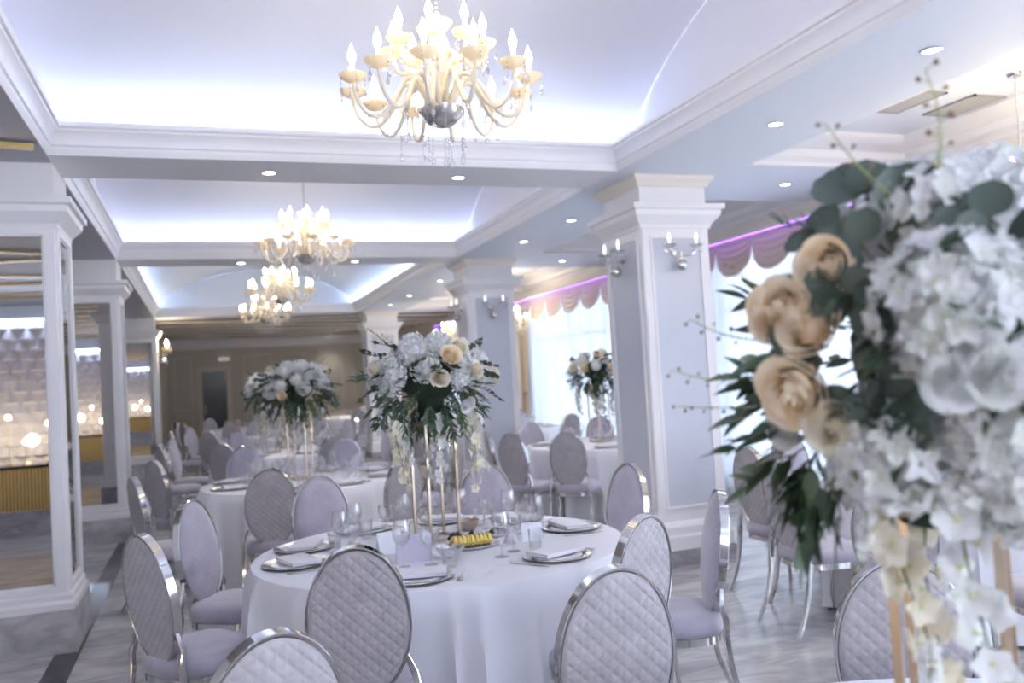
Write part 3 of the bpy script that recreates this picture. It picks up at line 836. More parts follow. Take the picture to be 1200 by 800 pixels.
# fruit plate, cards, small dishes on the nearest table
fp = empty('fruit_plate', (1.17, 4.02, TZ)); tag(fp, 'oval white plate of sliced pineapple and dark grapes before the golden poles', 'fruit plate')
b = MB(); b.lathe([(.06, 0), (.07, .002), (.125, .012), (.128, .016), (.08, .008), (.001, .006)], 40, Matrix.Scale(1.15, 4, (1, 0, 0))); b.build('plate', M['china'], fp)
for k in range(9):
    T = Matrix.Translation((-.088 + k * .021, -.012, .012)) @ Matrix.Rotation(.30, 4, 'Y')
    sl = MB(); sl.sweep([(0, -.045 + .09 * i / 8, .012 + .026 * math.sin(PI * i / 8)) for i in range(9)], [(-.009, -.010), (.009, -.010), (.009, .012), (-.009, .012)], side=(1, 0, 0), T=T)
    p = sl.build('pineapple_slice', M['pine'], fp, smooth=False)
    sl = MB(); sl.box(-.009, .009, -.046, .046, -.003, .004, T); sl.build('rind', M['rind'], p, smooth=False)
gm = MB(); gm.sphere((0, 0, 0), .0115, 12); gme = gm.mesh('grape', M['grape'])
for k in range(14):
    part('grape', gme, fp, (-.06 + rnd.uniform(-.03, .11), .055 + rnd.uniform(-.02, .02), .022 + rnd.choice((0, .018, .034))))
def tent(x, y, rz, m, label, w=.10, h=.085):
    b = MB(); s = .035
    b.add([(-w / 2, -s, 0), (w / 2, -s, 0), (w / 2, 0, h), (-w / 2, 0, h), (w / 2, s, 0), (-w / 2, s, 0)], [(0, 1, 2, 3), (3, 2, 4, 5)])
    o = b.build('place_card', M[m], smooth=False); so = o.modifiers.new('thickness', 'SOLIDIFY'); so.thickness = .0012
    o.location = (x, y, TZ); o.rotation_euler = (0, 0, rz); tag(o, label, 'card'); return o
tent(1.48, 3.99, -.35, 'card', 'white folded card standing right of the fruit plate')
tent(1.37, 3.99, .9, 'lilaccard', 'small lilac folded card left of the white one by the fruit plate', .05, .07)
tent(.86, 3.86, -.15, 'lilaccard', 'lilac folded card standing behind the chair whose whole back shows', .16, .12)
tent(.80, 4.12, .2, 'card', 'pale card standing left of the golden poles', .12, .10)
def bowl(x, y, m, label, r=.075):
    b = MB(); b.lathe([(.03, 0), (.033, .004), (r * .8, .025), (r, .055), (r * .96, .055), (r * .75, .028), (.03, .009), (.001, .008)], 32)
    o = b.build('bowl', M[m]); o.location = (x, y, TZ); tag(o, label, 'bowl'); return o
bowl(1.29, 4.44, 'gold', 'small copper-coloured bowl behind the golden poles', .062)
bowl(1.02, 3.82, 'glass', 'clear glass bowl left of the fruit plate', .07)
def side_plate(x, y, label):
    b = plate_me(.066, 0, None); o = b.build('side_plate', M['china']); o.location = (x, y, TZ); tag(o, label, 'plate'); return o
sp = side_plate(1.37, 4.20, 'white plate of dark green salad right of the fruit plate')
for k in range(7):
    b = MB(); b.grid(lambda u, v, k=k: ((u - .5) * .06, (v - .5) * .035, .012 * math.sin(u * 3 + k)), 4, 3)
    o = b.build('salad_leaf', M['leaf']); o.location = (1.37 + .03 * math.cos(k * 1.1), 4.20 + .025 * math.sin(k * 1.1), TZ + .022 + .003 * k); o.rotation_euler = (.3 * (k % 3 - 1), .2, k)
    tag(o, 'dark green salad leaf on the plate right of the fruit', 'food', 'salad leaves on the white plate')
# ------------------------------------------------------------------ flowers
def petal(b, L, W, T, cup=.3, curl=.25, nu=3, nv=3, tip=.75, ruffle=0, ph=0):
    def fn(u, v):
        s = u * 2 - 1
        w = W * (math.sin(PI * min(1, (v ** tip) * .86 + .07)))
        x = s * w / 2; y = v * L
        z = cup * L * v * v * (1 if curl >= 0 else 1) - curl * L * max(0, v - .55) * 1.2 + .25 * W * s * s * .5
        z += ruffle * math.sin(s * 5 + ph) * v
        return (x, y, z)
    b.grid(fn, nu, nv, T)
def fib(n, k, r): 
    z = 1 - 2 * (k + .5) / n; a = 2.399963 * k; q = math.sqrt(max(0, 1 - z * z))
    return Vector((q * math.cos(a), q * math.sin(a), z))
def hydrangea(seed, r=.072, n=96, pl=.0165, pw=.0165, npet=4, ruffle=0, jit=.25, sq=.85):
    rr = random.Random(seed); b = MB()
    for k in range(n):
        d = fib(n, k, r)
        if d.z < -.55: continue
        d = (d + Vector((rr.uniform(-1, 1), rr.uniform(-1, 1), rr.uniform(-1, 1))) * jit * .5).normalized()
        R_ = r * rr.uniform(.84, 1.08)
        pos = Vector((d.x * R_, d.y * R_, d.z * R_ * sq))
        T0 = Matrix.Translation(pos) @ rot_to(d, rr.uniform(0, 6.28))
        b.cur = 0
        for p in range(npet):
            T = T0 @ Matrix.Rotation(2 * PI * p / npet + rr.uniform(-.15, .15), 4, 'Z') @ Matrix.Rotation(rr.uniform(.05, .45), 4, 'X')
            petal(b, pl * rr.uniform(.85, 1.15), pw * rr.uniform(.85, 1.15), T, .25, .25, 2 if not ruffle else 4, 3, .8, ruffle, rr.uniform(0, 6))
        b.cur = 1
        b.sphere((0, 0, .001), pl * .11, 6, T0)
    b.cur = 0; b.sphere((0, 0, -.01), r * .80, 14)
    b.cur = 0
    return b
HM = [hydrangea(k + 1).mesh('hydrangea_bloom', [M['petal'], M['heart']]) for k in range(3)]
def white_core(b): return b
HB = [hydrangea(11, .078, 120, .022, .017, 5, .0020, .35).mesh('hydrangea_bloom', [M['petal'], M['heart']]),
      hydrangea(12, .085, 84, .031, .025, 4, .0035, .35).mesh('hydrangea_bloom', [M['petal'], M['heart']])]
def rose(seed, r=.036, h=.050, mats='petalcream', layers=((5, 1.0, .84, .75), (5, .88, .94, .72), (5, .76, 1.03, .72), (5, .64, 1.11, .7), (4, .52, 1.18, .8), (4, .40, 1.24, .8), (3, .28, 1.28, 1.0), (3, .16, 1.30, 1.1), (2, .07, 1.31, 1.5))):
    rr = random.Random(seed); b = MB()
    for (n, kr, kh, span) in layers:
        o = rr.uniform(0, 6)
        for p in range(n):
            a0 = o + 2 * PI * p / n + rr.uniform(-.12, .12); cr = rr.uniform(.08, .26) * kr; rk = rr.uniform(.94, 1.05)
            def fn(u, v, a0=a0, kr=kr, kh=kh, span=span, cr=cr, rk=rk):
                s = u * 2 - 1; q = span * math.sin(min(1, v * 1.3 + .22) * PI / 2)
                rad = r * kr * rk * (.42 + .66 * math.sin(min(1, v * 1.25) * PI / 2)) 
                rad *= 1 - (1 - kr) * .30 * v * v
                rad += r * ((cr if kr > .8 else .03) + .05 + .03 * kr) * max(0, v - .72) * 4 - r * .05 * s * s
                z = h * kh * v * (1 - .16 * s * s * v)
                if v > .9: z -= h * .04
                return (rad * math.cos(a0 + s * q), rad * math.sin(a0 + s * q), z - h * .35)
            b.grid(fn, 6, 6)
    b.cur = 0
    b.sphere((0, 0, h * .10), r * .34, 12)
    return b.mesh('rose', M[mats])
RC = [rose(1), rose(2)]; RP = [rose(3, .040, .058, 'peach'), rose(4, .041, .060, 'peach')]; RW = [rose(5, .031, .036, 'petal'), rose(6, .032, .038, 'petal')]
def leaf_blade(b, L, W, T, fold=.2, bend=.25, nv=6):
    def fn(u, v):
        s = u * 2 - 1; w = W * (math.sin(PI * (v ** .8)) ** .8) / 2 if 0 < v < 1 else .0003
        return (s * w, v * L, fold * abs(s) * w - bend * L * v * v)
    b.grid(fn, 2, nv, T)
def round_leaf(b, r, T):
    def fn(u, v):
        s = u * 2 - 1; y = v * 2 * r; w = math.sqrt(max(0, r * r - (y - r) ** 2)) * 1.05
        return (s * w, y, .12 * w * s * s * 1.5 - .15 * r * v * v)
    b.grid(fn, 4, 6, T)
def curved(L, droop, n=8, sway=0.0):
    return [Vector((sway * math.sin(k / n * 3), L * (k / n) * (1 - .12 * droop * (k / n)), -droop * L * .55 * (k / n) ** 2)) for k in range(n + 1)]
def eucalyptus(seed, L=.17, r=.017, n=6, droop=.5):
    rr = random.Random(seed); b = MB(); P = curved(L, droop, 8, .01)
    b.cur = 1; b.tube(P, .0016, 5, [1.3 - .7 * k / 8 for k in range(9)]); b.cur = 0
    for k in range(n):
        t = (k + .8) / n; i = min(7, int(t * 8)); p = P[i].lerp(P[i + 1], t * 8 - i) if i < 8 else P[8]
        for s in (-1, 1):
            q = r * (1.15 - .45 * t) * rr.uniform(.85, 1.15)
            T = Matrix.Translation(p) @ Matrix.Rotation(s * rr.uniform(.9, 1.4), 4, 'Z') @ Matrix.Rotation(rr.uniform(-.5, .5), 4, 'Y') @ Matrix.Rotation(rr.uniform(-.1, .5), 4, 'X')
            round_leaf(b, q, T)
    T = Matrix.Translation(P[-1]); round_leaf(b, r * .7, T)
    return b.mesh('eucalyptus_sprig', [M['leafgrey'], M['darkstem']])
def ruscus(seed, L=.20, ll=.060, lw=.017, n=7, droop=.5, m='leaf'):
    rr = random.Random(seed); b = MB(); P = curved(L, droop, 8, .012)
    b.cur = 1; b.tube(P, .0015, 5, [1.4 - .8 * k / 8 for k in range(9)]); b.cur = 0
    for k in range(n):
        t = (k + .6) / n; i = min(7, int(t * 8)); p = P[i].lerp(P[i + 1], t * 8 - i)
        for s in (-1, 1):
            T = Matrix.Translation(p) @ Matrix.Rotation(s * rr.uniform(.45, .95), 4, 'Z') @ Matrix.Rotation(rr.uniform(-.6, .6), 4, 'Y') @ Matrix.Rotation(rr.uniform(-.3, .3), 4, 'X')
            leaf_blade(b, ll * rr.uniform(.75, 1.15), lw * rr.uniform(.85, 1.15), T)
    leaf_blade(b, ll, lw, Matrix.Translation(P[-1]))
    return b.mesh('leaf_branch', [M[m], M['stem']])
EU = [eucalyptus(1), eucalyptus(2, .15, .016, 5, .8)]
EUB = [eucalyptus(5, .15, .026, 4, .4), eucalyptus(6, .14, .024, 4, .7)]
RU = [ruscus(1), ruscus(2, .18, .055, .014, 8, .8, 'leafmid'), ruscus(3, .17, .05, .02, 6, .3)]
RUB = [ruscus(7, .085, .068, .026, 4, .5, 'leaf'), ruscus(8, .095, .066, .022, 4, .8, 'leafmid')]
EUS = [eucalyptus(15, .045, .027, 2, .2), eucalyptus(16, .05, .024, 2, .4)]
def berry_sprig(seed, L=.13):
    rr = random.Random(seed); b = MB(); P = curved(L, .25, 8, .01)
    b.cur = 1; b.tube(P, .0013, 5, [1.5 - k / 9 for k in range(9)])
    for k in range(7):
        p = P[min(8, 2 + k)]; s = -1 if k % 2 else 1
        e = p + Vector((s * .012, .006, .004)); b.cur = 1; b.tube([p, e], .0008, 4); b.cur = 0; b.sphere(e, rr.uniform(.0028, .0042), 8)
    return b.mesh('bud_sprig', [M['berry'], M['budgreen']])
BS = [berry_sprig(1), berry_sprig(2, .16)]
def blossom_strand(seed, L=.36, n=11, r=.033):
    """white blossoms hanging one below the other on a thin stem; local -Z is down"""
    rr = random.Random(seed); b = MB(); P = []
    for k in range(13):
        t = k / 12; P.append(Vector((.02 * math.sin(t * 4 + seed), .018 * math.sin(t * 3 + seed * 2), -L * t)))
    b.cur = 1; b.tube(P, .0017, 5, [1.4 - .8 * k / 12 for k in range(13)])
    for k in range(n):
        t = .12 + .86 * k / (n - 1); i = min(11, int(t * 12)); p = P[i].lerp(P[i + 1], t * 12 - i)
        a = k * 2.2 + rr.uniform(-.4, .4); d = Vector((math.cos(a), math.sin(a), rr.uniform(-.5, .1))).normalized()
        c = p + d * .016; T0 = Matrix.Translation(c) @ rot_to(d, rr.uniform(0, 6))
        q = r * (1.1 - .4 * t) * rr.uniform(.9, 1.1); b.cur = 0
        for m in range(5):
            petal(b, q, q * 1.05, T0 @ Matrix.Rotation(2 * PI * m / 5, 4, 'Z') @ Matrix.Rotation(rr.uniform(.0, .35), 4, 'X'), .2, .3, 4, 4, .85, .001, m)
        b.cur = 2; b.sphere((0, 0, .001), q * .16, 8, T0)
        b.cur = 1; b.tube([p, c], .001, 4)
    return b.mesh('blossom_strand', [M['petalcream' if seed % 2 else 'petal'], M['stem'], M['heart']])
ST = [blossom_strand(k, .30 + .03 * k) for k in range(4)]
def core_mesh(r, rz):
    rr = random.Random(4); b = MB()
    def fn(u, v):
        a = 2 * PI * u; t = PI * v; k = 1 + .05 * math.sin(a * 5) * math.sin(t * 4)
        return (r * k * math.sin(t) * math.cos(a), r * k * math.sin(t) * math.sin(a), rz * k * math.cos(t))
    b.grid(fn, 28, 14, flip=True)
    return b.mesh('shade_core', M['core'])
CORE = core_mesh(.145, .105)  # dark ball added so the bouquets look shaded inside
def stand(root, H, d, off=(0, 0), w=.010, rot=0.0):
    T = Matrix.Translation((off[0], off[1], 0)) @ Matrix.Rotation(rot, 4, 'Z'); h = d / 2
    for sx, sy in ((-1, -1), (1, -1), (1, 1), (-1, 1)):
        b = MB(); b.box(sx * h - w, sx * h + w, sy * h - w, sy * h + w, 0.0, H, T); b.build('pole', M['gold'], root, smooth=False)
    for z, nm in ((0.0, 'base_frame'), (H - .02, 'top_frame')):
        b = MB()
        for (x0, x1, y0, y1) in ((-h - w, h + w, -h - w, -h + w), (-h - w, h + w, h - w, h + w), (-h - w, -h + w, -h, h), (h - w, h + w, -h, h)):
            b.box(x0, x1, y0, y1, z, z + .016, T)
        if z > 0: b.box(-h, h, -h, h, H - .006, H, T)
        b.build(nm, M['gold'], root, smooth=False)
def on_ball(root, me, name, d, R3, c, k=1.0, spin=0.0, scale=1.0, jitter=None, flat=False):
    d = Vector(d).normalized(); p = Vector((d.x * R3[0] * k, d.y * R3[1] * k, d.z * R3[2] * k)) + Vector(c)
    o = bpy.data.objects.new(name, me); COL.objects.link(o); o.parent = root
    if flat:    # sprig: local +Y outward
        Z = Vector((0, 0, 1)); Y = d.copy(); 
        if abs(Y.z) > .95: Z = Vector((1, 0, 0))
        X = Y.cross(Z).normalized(); Z = X.cross(Y)
        m = Matrix((X, Y, Z)).transposed().to_4x4() @ Matrix.Rotation(spin, 4, 'Y')
    else: m = rot_to(d, spin)
    o.matrix_local = Matrix.Translation(p) @ m @ Matrix.Scale(scale, 4)
    return o
def arrangement(x, y, seed, label, group=None, nh=26, nr=7, ns=34, ne=30, nst=8, H=.60, peach_share=.0, R3=(.285, .285, .215)):
    rr = random.Random(seed); root = empty('flower_arrangement', (x, y, TZ)); tag(root, label, 'flower arrangement', group)
    c = (0, 0, .81); stand(root, H, .165, rot=.25, w=.0065)
    part('shade_core', CORE, root, c, label='dark ball added as shade inside the flowers')
    MB().lathe([(.05, .58), (.06, .60), (.07, .72), (.05, .76)], 16).build('flower_holder', M['core'], root)
    for k in range(nh):          # white heads over the dome and the shoulders
        z = 1 - 1.12 * (k + .5) / nh; a = 2.39996 * k + rr.uniform(-.2, .2); q = math.sqrt(max(0, 1 - z * z))
        on_ball(root, HM[k % 3], 'hydrangea_bloom', (q * math.cos(a), q * math.sin(a), z), R3, c, rr.uniform(.80, 1.02), rr.uniform(0, 6), rr.uniform(.68, .98))
    for k in range(nr):
        a = 2 * PI * k / nr + rr.uniform(-.3, .3); z = rr.uniform(-.25, .75); q = math.sqrt(1 - z * z)
        me = (RC + RW + RP)[rr.randrange(5 if rr.random() > peach_share else 6)]
        on_ball(root, me, 'rose', (q * math.cos(a), q * math.sin(a), z), R3, c, 1.14, rr.uniform(0, 6), rr.uniform(.85, 1.05))
    for k in range(ns):
        a = 2 * PI * k / ns * 2 + rr.uniform(-.3, .3); z = rr.uniform(-.98, .25); q = math.sqrt(1 - z * z)
        on_ball(root, RU[k % 3], 'leaf_branch', (q * math.cos(a), q * math.sin(a), z), R3, c, .70, rr.uniform(-.6, .6), rr.uniform(.8, 1.1), flat=True)
    for k in range(14):         # a skirt of short leaves under the ball
        a = 2 * PI * k / 14; z = -.75 - .2 * (k % 2); q = math.sqrt(1 - z * z)
        on_ball(root, RUB[k % 2], 'leaf_branch', (q * math.cos(a), q * math.sin(a), z), R3, c, .80, rr.uniform(-.6, .6), 1.0, flat=True)
    for k in range(ne):
        a = 2.39996 * k; z = rr.uniform(-.7, .8); q = math.sqrt(1 - z * z)
        on_ball(root, EU[k % 2], 'eucalyptus_sprig', (q * math.cos(a), q * math.sin(a), z), R3, c, .80, rr.uniform(-1, 1), rr.uniform(.8, 1.1), flat=True)
    for k in range(nst):
        a = 2 * PI * k / nst + rr.uniform(-.3, .3); q = rr.uniform(.14, .24)
        part('blossom_strand', ST[k % 4], root, (q * math.cos(a), q * math.sin(a), .66), (0, 0, rr.uniform(0, 6)), rr.uniform(.85, 1.15))
    for k in range(4):
        a = rr.uniform(0, 6.28); on_ball(root, BS[k % 2], 'bud_sprig', (math.cos(a), math.sin(a), 1.2), R3, c, 1.0, 0, 1.0, flat=True)
    return root
A1 = arrangement(1.09, 4.32, 21, 'round white bouquet with peach roses on tall golden poles on the nearest table')
# the two roses that face the camera
for (dx, dy, dz, me) in ((.08, -.95, .42, RP[0]), (.26, -.9, .62, RC[0]), (.35, -.95, -.55, RW[0])):
    o = on_ball(A1, me, 'rose', (dx, dy, dz), (.285, .285, .215), (0, 0, .81), 1.22, 1.0, 1.05)
A2 = arrangement(.78, 7.9, 33, 'white bouquet on a golden stand on the second table')
A3 = arrangement(.78, 11.5, 45, 'small distant white bouquet left behind the bouquet of the second table')
A4 = arrangement(4.22, 8.95, 57, 'peach and white bouquet before the bright curtain, half behind the nearer column', nh=12, nr=16, peach_share=.8)
A5 = arrangement(1.0, 15.4, 69, 'faint white bouquet far down the hall', nst=3, ns=12, ne=12)

# ---- the big bouquet in the foreground, composed bloom by bloom
FC = Vector((.977, .872, 1.578)); FR = (.27, .27, .225)
F = empty('flower_arrangement', (FC.x, FC.y, TZ)); tag(F, 'large white and peach bouquet on golden poles filling the right foreground', 'flower arrangement')
fc = (0, 0, FC.z - TZ)
stand(F, .615, .125, off=(-.052, .030), w=.006, rot=-.90)
co = part('shade_core', CORE, F, fc, scale=(1.12, 1.12, 1.15), label='dark ball added as shade inside the flowers')
MB().lathe([(.08, .58), (.10, .60), (.14, .72), (.10, .78)], 16, Matrix.Translation((-.03, .02, 0))).build('flower_holder', M['core'], F)
def fput(me, name, off, scale=1.0, spin=0.0, n=None, push=0.0, flat=False, out=None):
    v = Vector(off); d = Vector(n) if n else v.normalized(); d.normalize()
    o = bpy.data.objects.new(name, me); COL.objects.link(o); o.parent = F
    p = v + Vector(fc) + d * push
    if flat:
        Z = Vector((0, 0, 1)); Y = d
        if abs(Y.z) > .93: Z = Vector((-.7, -.7, 0))
        X = Y.cross(Z).normalized(); Z = X.cross(Y)
        m = Matrix((X, Y, Z)).transposed().to_4x4() @ Matrix.Rotation(spin, 4, 'Y')
    else: m = rot_to(d, spin)
    o.matrix_local = Matrix.Translation(p) @ m @ Matrix.Scale(scale, 4)
    return o
cmd = Vector((-.70, -.70, 0))        # towards the lens
def lensward(off, k=.6): v = Vector(off).normalized(); return (v * (1 - k) + cmd.normalized() * k)
for i, (off, s, me) in enumerate([((-.235, -.175, .055), 1.02, HB[0]), ((-.183, -.110, .190), .85, HM[0]), ((-.250, -.085, -.118), .80, HB[1]), ((-.250, -.005, -.165), .50, HM[1]),
        ((-.195, -.205, -.098), .66, HB[1]), ((-.150, -.190, -.175), .72, HB[0]), ((-.205, -.140, -.165), .60, HM[0]), ((-.205, -.040, .175), .60, HM[1])]):
    fput(me, 'hydrangea_bloom', off, s, i * 1.3, lensward(off, .5), -.045)
for i, (off, s, me) in enumerate([((-.294, .030, .062), .86, RP[0]), ((-.285, -.015, .040), .80, RP[1]), ((-.268, -.030, .112), .74, RP[0]), ((-.296, .005, -.036), .92, RP[1]), ((-.285, -.038, -.078), .70, RC[1]), ((-.262, .085, -.090), .70, RW[0])]):
    fput(me, 'rose', off, s, i * 2.1, (lensward(off, .42) + Vector((0, 0, .35 * math.sin(i * 1.9)))).normalized(), -.010)
for i, (off, s) in enumerate([((-.238, -.178, -.031), .78), ((-.213, -.209, -.027), .78), ((-.226, -.197, .002), .58), ((-.17, -.23, -.04), .72)]):
    fput(RW[i % 2], 'rose', off, s, i, lensward(off, .8), .0)
for i, (off, sp) in enumerate([((-.200, .011, .192), .2), ((-.228, -.002, .160), 1.4), ((-.215, -.078, .158), -.6), ((-.250, -.076, .117), .9), ((-.278, -.01, .088), 2.2), ((-.282, -.07, .045), .4), ((-.290, -.040, .012), 1.8), ((-.283, -.080, -.015), -1.0),
        ((-.272, -.095, -.050), 2.6), ((-.262, -.10, .015), .0), ((-.24, -.11, .085), 3.6), ((-.165, -.19, .130), 1.0), ((-.14, -.215, .09), -1.2), ((-.255, -.12, -.03), 3.2), ((-.22, -.06, .14), 4.4)]):
    v = Vector(off); z_ = (v.normalized() * .4 + cmd.normalized() * .6 + Vector((0, 0, .25 * math.sin(i * 2.0)))).normalized()
    X_ = Vector((0, 0, 1)).cross(z_).normalized(); Y_ = z_.cross(X_); m = Matrix((X_, Y_, z_)).transposed().to_4x4() @ Matrix.Rotation(sp, 4, 'Z')
    o = bpy.data.objects.new('eucalyptus_sprig', EUS[i % 2]); COL.objects.link(o); o.parent = F
    o.matrix_local = Matrix.Translation(v + Vector(fc) - z_ * .02) @ m
rr = random.Random(5)
for k in range(26):     # white heads on the sides that are turned away
    z = 1 - 1.3 * (k + .5) / 26; a = 2.39996 * k; q = math.sqrt(1 - z * z); d = Vector((q * math.cos(a), q * math.sin(a), z))
    if d.dot(cmd.normalized()) > .15: continue
    if d.dot(Vector((-.7, .7, 0))) > .45: continue
    on_ball(F, HM[k % 3], 'hydrangea_bloom', d, FR, fc, .95, k, 1.0)
for i, (off, n) in enumerate([((-.22, -.05, .06), (-.9, -.2, .1)), ((-.23, -.07, .03), (-.8, -.6, -.1)), ((-.23, -.05, .0), (-.75, -.5, -.5)), ((-.22, -.08, -.03), (-.8, -.7, -.3)), ((-.10, -.17, .12), (-.2, -.8, .5)), ((-.18, .02, .14), (-.7, .2, .7)), ((-.08, -.20, .04), (-.1, -.9, .15))]):
    fput(EUB[i % 2], 'eucalyptus_sprig', off, rr.uniform(.55, .7), rr.uniform(-.8, .8), n, .0, True)
for i, (off, n) in enumerate([((-.20, .10, -.10), (-.75, .55, -.35)), ((-.20, .12, -.12), (-.55, .6, -.6)), ((-.21, .08, -.12), (-.65, .3, -.8)), ((-.22, .06, -.11), (-.4, .2, -.95)), ((-.2, .12, -.05), (-.75, .7, -.1)),
        ((-.2, .12, .0), (-.7, .75, .15)), ((-.22, .10, -.02), (-.8, .6, .05)), ((-.17, -.15, .04), (-.6, -.75, .2)), ((-.17, -.10, .08), (-.6, -.6, .5)), ((-.15, -.15, -.02), (-.7, -.7, -.1)), ((-.18, -.05, -.06), (-.8, -.5, -.4)),
        ((-.19, -.08, .02), (-.9, -.3, .1)), ((-.22, .02, -.13), (-.5, .0, -.9)), ((-.1, -.18, .1), (-.2, -.9, .6)), ((-.2, .06, -.04), (-.95, .4, -.3)), ((-.22, .12, -.13), (-.7, .6, -.3)), ((-.22, .10, -.15), (-.6, .35, -.75)), ((-.23, .13, -.10), (-.8, .7, .1)), ((-.22, .05, -.16), (-.5, .2, -.9)), ((-.21, .09, -.16), (-.3, .5, -.9))]):
    fput(RUB[i % 2], 'leaf_branch', off, rr.uniform(.75, 1.0), rr.uniform(-.7, .7), n, .0, True)
for k in range(22):
    z = rr.uniform(-.8, .6); a = rr.uniform(0, 6.28); q = math.sqrt(1 - z * z); d = Vector((q * math.cos(a), q * math.sin(a), z))
    on_ball(F, (RU + EU)[k % 5], 'leaf_branch' if k % 5 < 3 else 'eucalyptus_sprig', d, FR, fc, .62, rr.uniform(-1, 1), .6 if d.dot(cmd) > 0 else .9, flat=True)
for i, (off, n, s) in enumerate([((-.17, -.11, .20), (-.15, -.1, .95), 1.0), ((-.20, -.08, .18), (-.5, .2, .8), .8), ((-.27, .11, .03), (-.75, .7, .45), .75), ((-.27, .13, -.02), (-.85, .65, .1), .7), ((-.28, .05, .08), (-.7, .5, .6), .6), ((-.26, .14, -.06), (-.8, .7, -.1), .7)]):
    fput(BS[i % 2], 'bud_sprig', off, s, i * .7, n, 0, True)
for i, (off, s) in enumerate([((-.240, -.035, -.135), .42), ((-.185, -.045, -.17), 1.05), ((-.165, -.125, -.15), 1.1), ((-.09, .02, -.18), .9), ((-.205, -.085, -.33), .5), ((.05, -.1, -.18), 1.1)]):
    part('blossom_strand', ST[i % 4], F, tuple(Vector(off) + Vector(fc)), (0, 0, i * 1.7), (s * .8,) * 3)
# small low bouquet on the third table
q = empty('table_posy', (1.10, 11.66, TZ)); tag(q, 'small low white posy on the third table', 'flower arrangement')
MB().lathe([(.04, 0), (.055, .05), (.05, .08)], 16).build('vase', M['gold'], q)
for k in range(7): part('hydrangea_bloom' if k % 3 else 'rose', HM[k % 3] if k % 3 else RC[0], q, (.07 * math.cos(k) * (k > 0), .07 * math.sin(k) * (k > 0), .12 + (.03 if k == 0 else 0)), (0, 0, k), .8)

